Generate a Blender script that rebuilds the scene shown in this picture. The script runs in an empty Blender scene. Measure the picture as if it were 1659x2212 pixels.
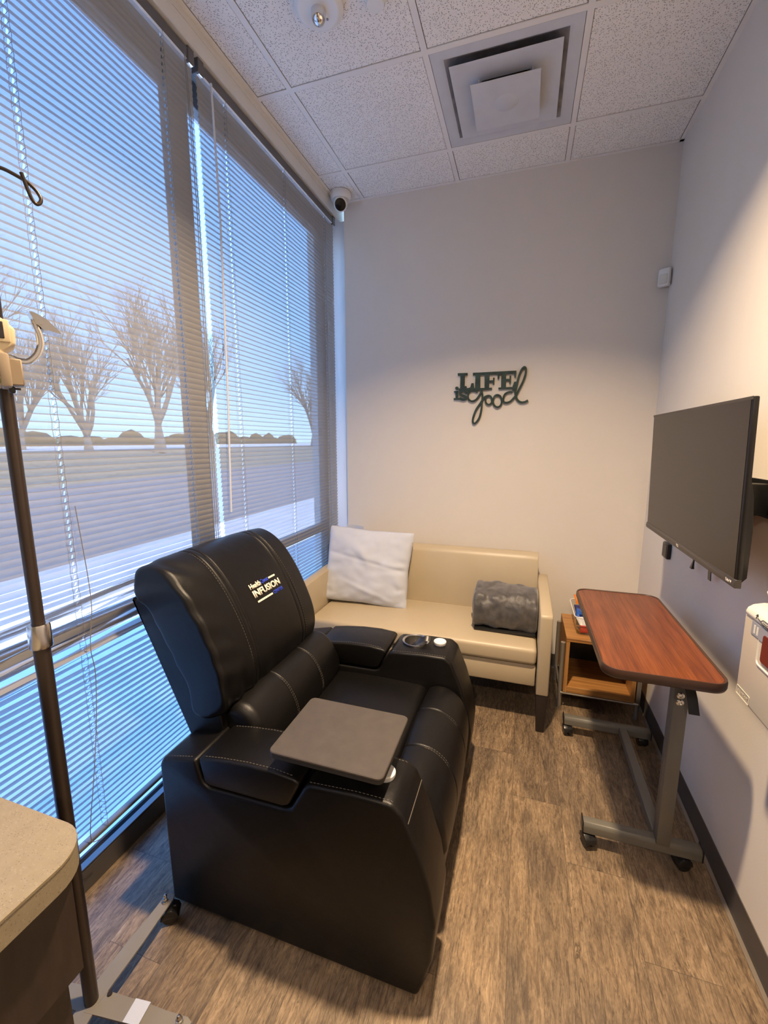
import bpy, bmesh, math, random
from math import pi, sin, cos, radians, sqrt, atan2
from mathutils import Vector, Matrix, noise

# ---------------------------------------------------------------- camera, world, sun, exposure
S = bpy.context.scene
C = S.collection
H = 3.027                      # ceiling height
XR = 1.778                     # right wall
XL = -0.138                    # free end of the back wall at the window
XB = -0.2                      # plane of the blinds
cam_d = bpy.data.cameras.new('camera'); cam = bpy.data.objects.new('camera', cam_d); C.objects.link(cam)
cam_d.sensor_fit = 'VERTICAL'; cam_d.sensor_height = 24.0
cam_d.lens = 24.0 * 921.4 / 2212.0
cam_d.clip_start = 0.02; cam_d.clip_end = 300
cam.location = (1.069, -2.862, 1.4914); cam.rotation_euler = (1.4056, 0, 0.3137)
S.camera = cam
S.view_settings.view_transform = 'Standard'; S.view_settings.look = 'None'
S.view_settings.gamma = 1.0; S.view_settings.use_curve_mapping = False
S.view_settings.exposure = 0.35

W = bpy.data.worlds.new('sky'); S.world = W; W.use_nodes = True
nt = W.node_tree; nt.nodes.clear()
tc = nt.nodes.new('ShaderNodeTexCoord'); sx = nt.nodes.new('ShaderNodeSeparateXYZ')
rp = nt.nodes.new('ShaderNodeValToRGB'); bg = nt.nodes.new('ShaderNodeBackground'); wo = nt.nodes.new('ShaderNodeOutputWorld')
nt.links.new(tc.outputs['Generated'], sx.inputs[0]); nt.links.new(sx.outputs['Z'], rp.inputs[0])
nt.links.new(rp.outputs[0], bg.inputs[0]); nt.links.new(bg.outputs[0], wo.inputs[0])
cr = rp.color_ramp; cr.elements[0].position = 0.0; cr.elements[0].color = (0.50, 0.75, 1.0, 1)
cr.elements[1].position = 1.0; cr.elements[1].color = (0.10, 0.31, 1.0, 1)
e = cr.elements.new(0.12); e.color = (0.30, 0.58, 1.0, 1)
e = cr.elements.new(0.5); e.color = (0.175, 0.44, 1.0, 1)
bg.inputs[1].default_value = 3.9

sun_d = bpy.data.lights.new('sun', 'SUN'); sun = bpy.data.objects.new('sun', sun_d); C.objects.link(sun)
sun_d.energy = 7.0; sun_d.color = (1.0, 0.93, 0.82); sun_d.angle = radians(0.6)
sun.rotation_euler = Vector((-0.50, 0.12, -1.0)).to_track_quat('-Z', 'Y').to_euler()

def downlight_or_fill(loc, power, spread, col=(1.0, 0.74, 0.48), size=0.12):
    # recessed ceiling can, reused for an added fill: a small round opening that sheds a limited cone
    d = bpy.data.lights.new('ceiling_or_fill_lamp', 'AREA'); o = bpy.data.objects.new('ceiling_or_fill_lamp', d); C.objects.link(o)
    d.shape = 'DISK'; d.size = size; d.energy = power; d.spread = radians(spread); d.color = col; o.location = loc
downlight_or_fill((0.93, -1.70, H - 0.012), 49, 122)
downlight_or_fill((0.95, -2.85, H - 0.012), 1.6, 136)
downlight_or_fill((0.95, -4.30, H - 0.012), 32, 150, (1.0, 0.78, 0.55))  # added unseen fill lamp behind the camera, brightens the ceiling

# ---------------------------------------------------------------- materials
def newmat(name):
    m = bpy.data.materials.new(name); m.use_nodes = True
    n = m.node_tree; p = n.nodes['Principled BSDF']
    return m, n, p
def L(n, a, b): n.links.new(a, b)
def mat(name, col, rough=0.5, metal=0.0, spec=0.5, bump=0.0, bscale=200.0, var=0.0, vscale=8.0, emit=None, coat=0.0, sheen=0.0, stretch=None):
    m, n, p = newmat(name)
    p.inputs['Base Color'].default_value = (*col, 1); p.inputs['Roughness'].default_value = rough
    p.inputs['Metallic'].default_value = metal; p.inputs['Specular IOR Level'].default_value = spec
    p.inputs['Coat Weight'].default_value = coat; p.inputs['Sheen Weight'].default_value = sheen
    t = n.nodes.new('ShaderNodeTexCoord'); src = t.outputs['Object']
    if stretch:
        mp = n.nodes.new('ShaderNodeMapping'); mp.inputs['Scale'].default_value = stretch
        L(n, src, mp.inputs[0]); src = mp.outputs[0]
    nz = n.nodes.new('ShaderNodeTexNoise'); nz.inputs['Scale'].default_value = vscale; nz.inputs['Detail'].default_value = 5
    L(n, src, nz.inputs['Vector'])
    mx = n.nodes.new('ShaderNodeMixRGB'); mx.blend_type = 'MULTIPLY'; mx.inputs[0].default_value = 1.0
    mx.inputs[1].default_value = (*col, 1)
    rr = n.nodes.new('ShaderNodeMapRange'); rr.inputs['From Min'].default_value = 0.3; rr.inputs['From Max'].default_value = 0.7
    rr.inputs['To Min'].default_value = 1 - var; rr.inputs['To Max'].default_value = 1 + var
    L(n, nz.outputs[0], rr.inputs[0]); L(n, rr.outputs[0], mx.inputs[2]); L(n, mx.outputs[0], p.inputs['Base Color'])
    if bump:
        b = n.nodes.new('ShaderNodeTexNoise'); b.inputs['Scale'].default_value = bscale; b.inputs['Detail'].default_value = 4
        L(n, src, b.inputs['Vector'])
        bp = n.nodes.new('ShaderNodeBump'); bp.inputs['Strength'].default_value = bump; bp.inputs['Distance'].default_value = 0.002
        L(n, b.outputs[0], bp.inputs['Height']); L(n, bp.outputs[0], p.inputs['Normal'])
    if emit:
        p.inputs['Emission Color'].default_value = (*emit[0], 1); p.inputs['Emission Strength'].default_value = emit[1]
    return m

def ramp(n, src, stops):
    r = n.nodes.new('ShaderNodeValToRGB'); L(n, src, r.inputs[0]); c = r.color_ramp
    while len(c.elements) < len(stops): c.elements.new(0.5)
    for e, (p, col) in zip(c.elements, stops): e.position = p; e.color = (*col, 1)
    return r.outputs[0]
def mth(n, op, a, b=None, c=None):
    q = n.nodes.new('ShaderNodeMath'); q.operation = op
    for i, v in enumerate((a, b, c)):
        if v is None: continue
        if isinstance(v, (int, float)): q.inputs[i].default_value = v
        else: L(n, v, q.inputs[i])
    return q.outputs[0]
def comb(n, x, y, z):
    q = n.nodes.new('ShaderNodeCombineXYZ')
    for i, v in enumerate((x, y, z)):
        if isinstance(v, (int, float)): q.inputs[i].default_value = v
        else: L(n, v, q.inputs[i])
    return q.outputs[0]
def tnoise(n, vec, scale, detail=5, rough=0.55, dist=0.0):
    q = n.nodes.new('ShaderNodeTexNoise'); q.inputs['Scale'].default_value = scale; q.inputs['Detail'].default_value = detail
    q.inputs['Roughness'].default_value = rough; q.inputs['Distortion'].default_value = dist
    L(n, vec, q.inputs['Vector']); return q.outputs[0]
def mixc(n, fac, a, b, mode='MIX'):
    q = n.nodes.new('ShaderNodeMixRGB'); q.blend_type = mode
    for i, v in zip((0, 1, 2), (fac, a, b)):
        if isinstance(v, (int, float)): q.inputs[i].default_value = v
        elif isinstance(v, tuple): q.inputs[i].default_value = (*v, 1)
        else: L(n, v, q.inputs[i])
    return q.outputs[0]

def floor_material():
    m, n, p = newmat('vinyl_plank')
    t = n.nodes.new('ShaderNodeTexCoord'); s = n.nodes.new('ShaderNodeSeparateXYZ'); L(n, t.outputs['Object'], s.inputs[0])
    x, y = s.outputs[0], s.outputs[1]
    w, ln = 0.1905, 1.22
    rx = mth(n, 'DIVIDE', mth(n, 'SUBTRACT', x, 1.288), w)
    row = mth(n, 'FLOOR', rx); fx = mth(n, 'SUBTRACT', rx, row)
    wn = n.nodes.new('ShaderNodeTexWhiteNoise'); wn.noise_dimensions = '1D'; L(n, row, wn.inputs['W'])
    ry = mth(n, 'DIVIDE', mth(n, 'ADD', y, mth(n, 'MULTIPLY_ADD', row, 0.25, 1.42)), ln)
    ry = mth(n, 'ADD', ry, mth(n, 'MULTIPLY', wn.outputs[0], 0.0))
    pid = mth(n, 'FLOOR', ry); fy = mth(n, 'SUBTRACT', ry, pid)
    wn2 = n.nodes.new('ShaderNodeTexWhiteNoise'); wn2.noise_dimensions = '2D'; L(n, comb(n, row, pid, 0), wn2.inputs['Vector'])
    rnd = wn2.outputs[0]
    off = mth(n, 'MULTIPLY', rnd, 37.0)
    g1 = tnoise(n, comb(n, mth(n, 'MULTIPLY', x, 62), mth(n, 'MULTIPLY', y, 13), off), 1.0, 11, 0.78, 1.0)
    g2 = tnoise(n, comb(n, mth(n, 'MULTIPLY', x, 210), mth(n, 'MULTIPLY', y, 14), off), 1.0, 4, 0.6, 0.3)
    g3 = tnoise(n, comb(n, mth(n, 'MULTIPLY', x, 6), mth(n, 'MULTIPLY', y, 2.0), off), 1.0, 3, 0.5, 1.2)
    g4 = tnoise(n, comb(n, mth(n, 'MULTIPLY', x, 160), mth(n, 'MULTIPLY', y, 70), off), 1.0, 3, 0.6, 0.0)
    base = ramp(n, g1, [(0.30, (0.065, 0.045, 0.029)), (0.43, (0.150, 0.107, 0.069)), (0.54, (0.240, 0.178, 0.115)), (0.72, (0.36, 0.283, 0.195))])
    col = mixc(n, mth(n, 'MULTIPLY', mth(n, 'GREATER_THAN', g2, 0.60), 0.55), base, (0.05, 0.036, 0.026))
    r2 = ramp(n, g2, [(0.3, (0.80, 0.80, 0.80)), (0.7, (1.18, 1.18, 1.18))]); col = mixc(n, 1.0, col, r2, 'MULTIPLY')
    r3 = ramp(n, g3, [(0.32, (0.60, 0.60, 0.62)), (0.68, (1.25, 1.21, 1.14))]); col = mixc(n, 1.0, col, r3, 'MULTIPLY')
    r4 = ramp(n, g4, [(0.35, (0.86, 0.86, 0.86)), (0.65, (1.1, 1.1, 1.1))]); col = mixc(n, 1.0, col, r4, 'MULTIPLY')
    r5 = ramp(n, rnd, [(0.0, (0.84, 0.82, 0.80)), (1.0, (1.12, 1.10, 1.07))]); col = mixc(n, 1.0, col, r5, 'MULTIPLY')
    # long dark cracks and knots
    ck = tnoise(n, comb(n, mth(n, 'MULTIPLY', x, 18), mth(n, 'MULTIPLY', y, 1.1), mth(n, 'ADD', off, 5.0)), 1.0, 5, 0.6, 1.6)
    crack = mth(n, 'LESS_THAN', mth(n, 'ABSOLUTE', mth(n, 'SUBTRACT', ck, 0.5)), 0.006)
    col = mixc(n, mth(n, 'MULTIPLY', crack, 0.6), col, (0.035, 0.024, 0.017))
    ex = mth(n, 'MULTIPLY', mth(n, 'MINIMUM', fx, mth(n, 'SUBTRACT', 1.0, fx)), w)
    ey = mth(n, 'MULTIPLY', mth(n, 'MINIMUM', fy, mth(n, 'SUBTRACT', 1.0, fy)), ln)
    seam = mth(n, 'LESS_THAN', mth(n, 'MINIMUM', ex, ey), 0.0011)
    col = mixc(n, mth(n, 'MULTIPLY', seam, 0.5), col, (0.03, 0.022, 0.016))
    L(n, col, p.inputs['Base Color'])
    rg = ramp(n, g1, [(0.3, (0.52, 0.52, 0.52)), (0.7, (0.40, 0.40, 0.40))]); L(n, rg, p.inputs['Roughness'])
    bp = n.nodes.new('ShaderNodeBump'); bp.inputs['Strength'].default_value = 0.35; bp.inputs['Distance'].default_value = 0.002
    L(n, mth(n, 'SUBTRACT', mth(n, 'ADD', g1, g2), seam), bp.inputs['Height']); L(n, bp.outputs[0], p.inputs['Normal'])
    return m

def tile_material():
    m, n, p = newmat('mineral_tile')
    t = n.nodes.new('ShaderNodeTexCoord'); o = t.outputs['Object']
    warp = n.nodes.new('ShaderNodeTexNoise'); warp.inputs['Scale'].default_value = 35; L(n, o, warp.inputs['Vector'])
    vm = n.nodes.new('ShaderNodeVectorMath'); vm.operation = 'MULTIPLY_ADD'; vm.inputs[1].default_value = (0.012, 0.012, 0)
    L(n, warp.outputs['Color'], vm.inputs[0]); L(n, o, vm.inputs[2])
    fac = None
    for sc, rot, thr, keep in (((150, 60, 1), 0.5, 0.17, 0.52), ((65, 150, 1), 1.1, 0.17, 0.52), ((210, 210, 1), 0.2, 0.15, 0.70)):
        mp = n.nodes.new('ShaderNodeMapping'); mp.inputs['Scale'].default_value = sc; mp.inputs['Rotation'].default_value = (0, 0, rot)
        L(n, vm.outputs[0], mp.inputs[0])
        v = n.nodes.new('ShaderNodeTexVoronoi'); v.voronoi_dimensions = '2D'; v.inputs['Scale'].default_value = 1.0; L(n, mp.outputs[0], v.inputs['Vector'])
        sep = n.nodes.new('ShaderNodeSeparateColor'); L(n, v.outputs['Color'], sep.inputs[0])
        h = mth(n, 'MULTIPLY', mth(n, 'LESS_THAN', v.outputs['Distance'], thr), mth(n, 'GREATER_THAN', sep.outputs[0], keep))
        fac = h if fac is None else mth(n, 'MAXIMUM', fac, h)
    base = mixc(n, tnoise(n, o, 25, 4), (0.82, 0.775, 0.715), (0.92, 0.875, 0.815))
    L(n, mixc(n, mth(n, 'MULTIPLY', fac, 0.72), base, (0.12, 0.11, 0.10)), p.inputs['Base Color'])
    p.inputs['Roughness'].default_value = 0.95; p.inputs['Specular IOR Level'].default_value = 0.1
    bp = n.nodes.new('ShaderNodeBump'); bp.inputs['Strength'].default_value = 0.4; bp.inputs['Distance'].default_value = 0.002
    L(n, mth(n, 'SUBTRACT', 1.0, fac), bp.inputs['Height']); L(n, bp.outputs[0], p.inputs['Normal'])
    return m

def wood_material(name, c0, c1, c2, axis, fine=260.0, rough=0.35, cscale=14.0):
    # straight grain running along the given axis (0 x, 1 y, 2 z)
    m, n, p = newmat(name)
    t = n.nodes.new('ShaderNodeTexCoord'); mp = n.nodes.new('ShaderNodeMapping'); L(n, t.outputs['Object'], mp.inputs[0])
    s = [fine] * 3; s[axis] = fine * 0.018; mp.inputs['Scale'].default_value = s
    s2 = [cscale * 2.5] * 3; s2[axis] = cscale * 0.10
    mp2 = n.nodes.new('ShaderNodeMapping'); L(n, t.outputs['Object'], mp2.inputs[0]); mp2.inputs['Scale'].default_value = s2
    a = tnoise(n, mp.outputs[0], 1.0, 4, 0.6, 0.2); b = tnoise(n, mp2.outputs[0], 1.0, 5, 0.6, 0.7)
    mixv = mth(n, 'ADD', mth(n, 'MULTIPLY', a, 0.55), mth(n, 'MULTIPLY', b, 0.45))
    col = ramp(n, mixv, [(0.36, c0), (0.5, c1), (0.64, c2)])
    L(n, col, p.inputs['Base Color']); p.inputs['Roughness'].default_value = rough
    return m

def slat_material():
    # finely perforated painted aluminium: part of the light passes straight through the pin holes
    m, n, p = newmat('perforated_slat')
    p.inputs['Base Color'].default_value = (0.34, 0.338, 0.34, 1); p.inputs['Roughness'].default_value = 0.45
    tr = n.nodes.new('ShaderNodeBsdfTransparent'); mx = n.nodes.new('ShaderNodeMixShader'); mx.inputs[0].default_value = 0.25
    out = n.nodes['Material Output']
    L(n, p.outputs[0], mx.inputs[1]); L(n, tr.outputs[0], mx.inputs[2]); L(n, mx.outputs[0], out.inputs[0])
    return m
def glass_material(name, tint, f=0.06):
    m, n, p = newmat(name); n.nodes.remove(p)
    tr = n.nodes.new('ShaderNodeBsdfTransparent'); tr.inputs[0].default_value = (*tint, 1)
    gl = n.nodes.new('ShaderNodeBsdfGlossy'); gl.inputs['Roughness'].default_value = 0.03
    mx = n.nodes.new('ShaderNodeMixShader'); fr = n.nodes.new('ShaderNodeLayerWeight'); fr.inputs[0].default_value = 0.5
    L(n, mth(n, 'MULTIPLY_ADD', mth(n, 'POWER', fr.outputs['Facing'], 5.0), 0.6, 0.03), mx.inputs[0]); L(n, tr.outputs[0], mx.inputs[1]); L(n, gl.outputs[0], mx.inputs[2]); L(n, mx.outputs[0], n.nodes['Material Output'].inputs[0])
    return m
def leather_material():
    m, n, p = newmat('black_leather')
    p.inputs['Base Color'].default_value = (0.0035, 0.003, 0.003, 1); p.inputs['Roughness'].default_value = 0.38; p.inputs['Specular IOR Level'].default_value = 0.33
    t = n.nodes.new('ShaderNodeTexCoord'); o = t.outputs['Object']
    v = n.nodes.new('ShaderNodeTexVoronoi'); v.feature = 'DISTANCE_TO_EDGE'; v.inputs['Scale'].default_value = 420; L(n, o, v.inputs['Vector'])
    big = tnoise(n, o, 14, 3)
    h = mth(n, 'ADD', mth(n, 'MULTIPLY', v.outputs['Distance'], 0.5), mth(n, 'MULTIPLY', big, 2.2))
    bp = n.nodes.new('ShaderNodeBump'); bp.inputs['Strength'].default_value = 0.22; bp.inputs['Distance'].default_value = 0.003
    L(n, h, bp.inputs['Height']); L(n, bp.outputs[0], p.inputs['Normal'])
    return m
def laminate_material():
    m, n, p = newmat('speckled_laminate')
    t = n.nodes.new('ShaderNodeTexCoord'); o = t.outputs['Object']
    c = mixc(n, tnoise(n, o, 40, 5, 0.7), (0.20, 0.165, 0.105), (0.30, 0.252, 0.170))
    for sc, rot, keep, thr, cl, am in (((170, 520, 300), 0.5, 0.74, 0.22, (0.11, 0.085, 0.055), 0.8), ((480, 200, 300), 1.0, 0.80, 0.22, (0.11, 0.085, 0.055), 0.8), ((300, 300, 300), 0.2, 0.72, 0.33, (0.42, 0.37, 0.28), 0.25)):
        mp = n.nodes.new('ShaderNodeMapping'); mp.inputs['Scale'].default_value = sc; mp.inputs['Rotation'].default_value = (0.3, 0.2, rot); L(n, o, mp.inputs[0])
        v = n.nodes.new('ShaderNodeTexVoronoi'); v.inputs['Scale'].default_value = 1.0; L(n, mp.outputs[0], v.inputs['Vector'])
        sep = n.nodes.new('ShaderNodeSeparateColor'); L(n, v.outputs['Color'], sep.inputs[0])
        k = mth(n, 'MULTIPLY', mth(n, 'LESS_THAN', v.outputs['Distance'], thr), mth(n, 'GREATER_THAN', sep.outputs[0], keep))
        c = mixc(n, mth(n, 'MULTIPLY', k, am), c, cl)
    L(n, c, p.inputs['Base Color']); p.inputs['Roughness'].default_value = 0.4
    return m

MT = dict(
    floor=floor_material(), tile=tile_material(), slat=slat_material(), leather=leather_material(), laminate=laminate_material(),
    wall=mat('wall_paint', (0.725, 0.675, 0.605), 0.75, spec=0.25, bump=0.12, bscale=260, var=0.01),
    wall2=mat('darkened_wall_paint', (0.25, 0.24, 0.225), 0.8, var=0.01), tee=mat('grid_white', (0.82, 0.775, 0.72), 0.5, var=0.02),
    white=mat('white_paint', (0.78, 0.77, 0.75), 0.45, var=0.02),
    trimw=mat('window_trim_paint', (0.72, 0.71, 0.69), 0.5, var=0.02),
    ventw=mat('vent_enamel', (0.60, 0.60, 0.61), 0.4, var=0.05, vscale=9), ventd=mat('soot_and_shade_enamel', (0.26, 0.25, 0.25), 0.6, var=0.35, vscale=14),
    dark_hole=mat('duct_dark', (0.05, 0.04, 0.035), 0.9),
    alu=mat('window_aluminium', (0.15, 0.145, 0.145), 0.4, metal=0.0, var=0.05),
    sill=mat('sill_aluminium', (0.85, 0.86, 0.87), 0.35, var=0.04),
    gasket=mat('dark_gasket', (0.02, 0.02, 0.022), 0.5),
    railgrey=mat('headrail_enamel', (0.11, 0.106, 0.105), 0.4, var=0.03),
    cord=mat('blind_cord', (0.20, 0.19, 0.19), 0.8),
    wand=mat('clear_wand', (0.62, 0.63, 0.65), 0.2),
    base=mat('cove_base_vinyl', (0.075, 0.066, 0.060), 0.45, var=0.05),
    cove=mat('cove_toe_vinyl', (0.20, 0.165, 0.125), 0.5, var=0.05),
    thread=mat('grey_thread', (0.10, 0.088, 0.078), 0.6),
    tray=mat('tray_laminate', (0.058, 0.048, 0.041), 0.48, var=0.10, vscale=30, bump=0.06, bscale=300),
    traydge=mat('tray_edge', (0.02, 0.02, 0.02), 0.5),
    steel=mat('brushed_steel', (0.62, 0.60, 0.57), 0.22, metal=1.0),
    chrome=mat('chrome', (0.75, 0.74, 0.72), 0.08, metal=1.0),
    cap=mat('white_plastic', (0.78, 0.77, 0.74), 0.4),
    blackpl=mat('black_plastic', (0.012, 0.012, 0.013), 0.3),
    cream=mat('cream_print', (0.80, 0.74, 0.60), 0.6), blue=mat('blue_print', (0.02, 0.05, 0.50), 0.6),
    sofa=mat('beige_vinyl', (0.46, 0.38, 0.258), 0.40, var=0.03, vscale=5, bump=0.05, bscale=350),
    sofaleg=mat('espresso_leg', (0.018, 0.012, 0.010), 0.4),
    cotton=mat('white_cotton', (0.52, 0.55, 0.63), 0.85, var=0.03, bump=0.15, bscale=700, sheen=0.2),
    fleece=mat('grey_fleece', (0.062, 0.057, 0.056), 0.5, var=0.45, vscale=26, bump=0.5, bscale=120, sheen=0.35),
    mahogany=wood_material('mahogany_laminate', (0.062, 0.016, 0.006), (0.145, 0.040, 0.012), (0.235, 0.073, 0.023), 1, fine=420, rough=0.33),
    tband=mat('brown_edge_band', (0.05, 0.024, 0.015), 0.35),
    oak=wood_material('honey_oak', (0.24, 0.105, 0.030), (0.40, 0.19, 0.055), (0.52, 0.27, 0.09), 0, fine=160, rough=0.4),
    oakv=wood_material('honey_oak_upright', (0.24, 0.105, 0.030), (0.40, 0.19, 0.055), (0.52, 0.27, 0.09), 2, fine=160, rough=0.4),
    bronze=mat('grey_bronze_enamel', (0.125, 0.118, 0.098), 0.42, var=0.05),
    nickel=mat('nickel_tube', (0.40, 0.375, 0.33), 0.35, metal=0.7),
    screen=mat('tv_screen', (0.013, 0.010, 0.008), 0.30, spec=0.45),
    bezel=mat('tv_bezel', (0.008, 0.007, 0.007), 0.35, spec=0.3), bezel2=mat('tv_lower_bezel', (0.035, 0.029, 0.026), 0.4),
    logo=mat('pale_logo', (0.75, 0.70, 0.66), 0.5),
    sign=mat('patina_metal', (0.030, 0.055, 0.050), 0.45, metal=0.4, var=0.35, vscale=30),
    beige=mat('beige_plastic', (0.56, 0.50, 0.39), 0.42), beigel=mat('pale_plastic', (0.66, 0.63, 0.55), 0.45),
    redpl=mat('dark_red_plastic', (0.13, 0.015, 0.010), 0.3), greyl=mat('grey_label', (0.28, 0.29, 0.33), 0.5), ink=mat('ink', (0.02, 0.02, 0.02), 0.6),
    pump=mat('pump_shell', (0.66, 0.55, 0.36), 0.45), pump2=mat('pump_side', (0.34, 0.27, 0.19), 0.5), lcd=mat('pump_screen', (0.035, 0.03, 0.03), 0.2),
    key=mat('purple_key', (0.035, 0.02, 0.06), 0.4), gkey=mat('green_key', (0.16, 0.17, 0.03), 0.4),
    polem=mat('dark_bronze_pole', (0.055, 0.040, 0.032), 0.32, metal=0.5, var=0.06),
    basem=mat('grey_base_enamel', (0.20, 0.185, 0.165), 0.45, var=0.08), tape=mat('pale_tape', (0.50, 0.55, 0.68), 0.6),
    espresso=mat('espresso_laminate', (0.030, 0.020, 0.015), 0.45, var=0.25, vscale=12, stretch=(6, 6, 1)),
    clear=glass_material('clear_plastic', (0.93, 0.93, 0.92)), glass=glass_material('window_glass', (0.90, 0.94, 0.97)),
    pk_blue=mat('blue_wrapper', (0.02, 0.10, 0.45), 0.25), pk_orange=mat('orange_wrapper', (0.75, 0.20, 0.01), 0.3), pk_white=mat('white_wrapper', (0.75, 0.75, 0.75), 0.3), pk_red=mat('red_wrapper', (0.65, 0.07, 0.04), 0.3), pk_pk=mat('dark_wrapper', (0.03, 0.03, 0.12), 0.3),
    lens=mat('camera_lens', (0.008, 0.008, 0.010), 0.12),
    bark=mat('bark', (0.33, 0.28, 0.24), 0.9, var=0.2), asphalt=mat('asphalt', (0.24, 0.235, 0.235), 0.9, var=0.12, vscale=3),
    concrete=mat('concrete', (0.62, 0.61, 0.59), 0.9, var=0.10, vscale=2), lawn=mat('winter_lawn', (0.24, 0.225, 0.17), 0.95, var=0.25, vscale=4), hedge=mat('brown_hedge', (0.12, 0.095, 0.05), 0.95, var=0.4, vscale=3),
    stucco=mat('roof_stucco', (0.5, 0.5, 0.5), 0.9),
)

# ---------------------------------------------------------------- geometry helpers
BASE = {}                                        # object -> world location of its thing's origin
class G:
    def __init__(s): s.bm = bmesh.new()
    def add(s, b):
        me = bpy.data.meshes.new('tmp'); b.to_mesh(me); b.free(); s.bm.from_mesh(me); bpy.data.meshes.remove(me)
    def bevel(s, b, w, seg=2, ang=25):
        if w <= 0: return
        ed = [e for e in b.edges if len(e.link_faces) == 2 and e.calc_face_angle(0) > radians(ang)]
        bmesh.ops.bevel(b, geom=ed, offset=w, segments=seg, profile=0.5, affect='EDGES', clamp_overlap=True)
    def box(s, x0, x1, y0, y1, z0, z1, bev=0.0, seg=2, rot=None, piv=None):
        b = bmesh.new(); bmesh.ops.create_cube(b, size=1)
        for v in b.verts: v.co = Vector(((x0 + x1) / 2 + v.co.x * (x1 - x0), (y0 + y1) / 2 + v.co.y * (y1 - y0), (z0 + z1) / 2 + v.co.z * (z1 - z0)))
        s.bevel(b, bev, seg)
        if rot is not None:
            p = Vector(piv) if piv else Vector(((x0 + x1) / 2, (y0 + y1) / 2, (z0 + z1) / 2))
            bmesh.ops.transform(b, matrix=Matrix.Translation(p) @ rot.to_4x4() @ Matrix.Translation(-p), verts=b.verts)
        s.add(b); return s
    def prism(s, pts, axis, a, b_, bev=0.0, seg=2, ang=25):
        # polygon of 2D points extruded along an axis: axis y -> (x,z), axis x -> (y,z), axis z -> (x,y)
        b = bmesh.new()
        mk = {'y': lambda p, t: (p[0], t, p[1]), 'x': lambda p, t: (t, p[0], p[1]), 'z': lambda p, t: (p[0], p[1], t)}[axis]
        A = [b.verts.new(mk(p, a)) for p in pts]; B = [b.verts.new(mk(p, b_)) for p in pts]; n = len(pts)
        b.faces.new(A); b.faces.new(B[::-1])
        for i in range(n): b.faces.new((A[i], B[i], B[(i + 1) % n], A[(i + 1) % n]))
        bmesh.ops.recalc_face_normals(b, faces=b.faces); s.bevel(b, bev, seg, ang); s.add(b); return s
    def tube(s, pts, r, n=10, caps=True, flat=None):
        b = bmesh.new(); P = [Vector(p) for p in pts]; rings = []; up = None
        for i, p in enumerate(P):
            d = (P[min(i + 1, len(P) - 1)] - P[max(i - 1, 0)]).normalized()
            if up is None: up = Vector((0, 0, 1)) if abs(d.z) < 0.9 else Vector((1, 0, 0))
            a = d.cross(up).normalized(); c = a.cross(d).normalized(); up = c
            rr = r[i] if isinstance(r, (list, tuple)) else r
            f = flat if flat else 1.0
            rings.append([b.verts.new(p + a * (rr * cos(2 * pi * k / n)) + c * (rr * f * sin(2 * pi * k / n))) for k in range(n)])
        for i in range(len(rings) - 1):
            for k in range(n): b.faces.new((rings[i][k], rings[i][(k + 1) % n], rings[i + 1][(k + 1) % n], rings[i + 1][k]))
        if caps: b.faces.new(rings[0][::-1]); b.faces.new(rings[-1])
        bmesh.ops.recalc_face_normals(b, faces=b.faces); s.add(b); return s
    def lathe(s, prof, c, n=32, axis='z', rot=None):
        b = bmesh.new(); rings = []
        for r, h in prof:
            rings.append([b.verts.new((r * cos(2 * pi * k / n), r * sin(2 * pi * k / n), h)) for k in range(n)] if r > 1e-6 else [b.verts.new((0, 0, h))])
        for A, B in zip(rings, rings[1:]):
            for k in range(n):
                q = [A[k % len(A)], A[(k + 1) % len(A)], B[(k + 1) % len(B)], B[k % len(B)]]
                q2 = []
                for v in q:
                    if v not in q2: q2.append(v)
                if len(q2) > 2: b.faces.new(q2)
        bmesh.ops.recalc_face_normals(b, faces=b.faces)
        m = Matrix.Translation(c)
        if rot is not None: m = m @ rot.to_4x4()
        elif axis == 'x': m = m @ Matrix.Rotation(pi / 2, 4, 'Y')
        elif axis == 'y': m = m @ Matrix.Rotation(-pi / 2, 4, 'X')
        bmesh.ops.transform(b, matrix=m, verts=b.verts); s.add(b); return s
    def grid(s, rows, closed_u=False, cap=False):
        b = bmesh.new(); V = [[b.verts.new(p) for p in r] for r in rows]; n = len(rows[0])
        for A, B in zip(V, V[1:]):
            for k in range(n if closed_u else n - 1): b.faces.new((A[k], A[(k + 1) % n], B[(k + 1) % n], B[k]))
        if cap: b.faces.new(V[0][::-1]); b.faces.new(V[-1])
        if closed_u or cap: bmesh.ops.recalc_face_normals(b, faces=b.faces)
        s.add(b); return s
    def ribbon(s, pts, w, y0, y1, closed=False):
        # flat stroke in the xz plane, cut from a sheet lying between y0 and y1
        P = [Vector((p[0], p[1])) for p in pts]; Lf, Rt = [], []
        for i, p in enumerate(P):
            a, c = P[max(i - 1, 0)], P[min(i + 1, len(P) - 1)]
            if closed and i in (0, len(P) - 1): a, c = P[-2], P[1]
            d = (c - a).normalized(); nn = Vector((-d.y, d.x)) * (w / 2)
            Lf.append(p + nn); Rt.append(p - nn)
        n = len(P)
        rows = [[(l.x, y0 - 4e-4 * i / n, l.y), (r.x, y0 - 4e-4 * i / n, r.y), (r.x, y1 + 4e-4 * i / n, r.y), (l.x, y1 + 4e-4 * i / n, l.y)] for i, (l, r) in enumerate(zip(Lf, Rt))]
        return s.grid(rows, closed_u=True, cap=not closed)
    def obj(s, name, m, parent=None, smooth=True, ang=38):
        me = bpy.data.meshes.new(name); s.bm.to_mesh(me); s.bm.free()
        return link(name, me, m, parent, smooth, ang)
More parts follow.
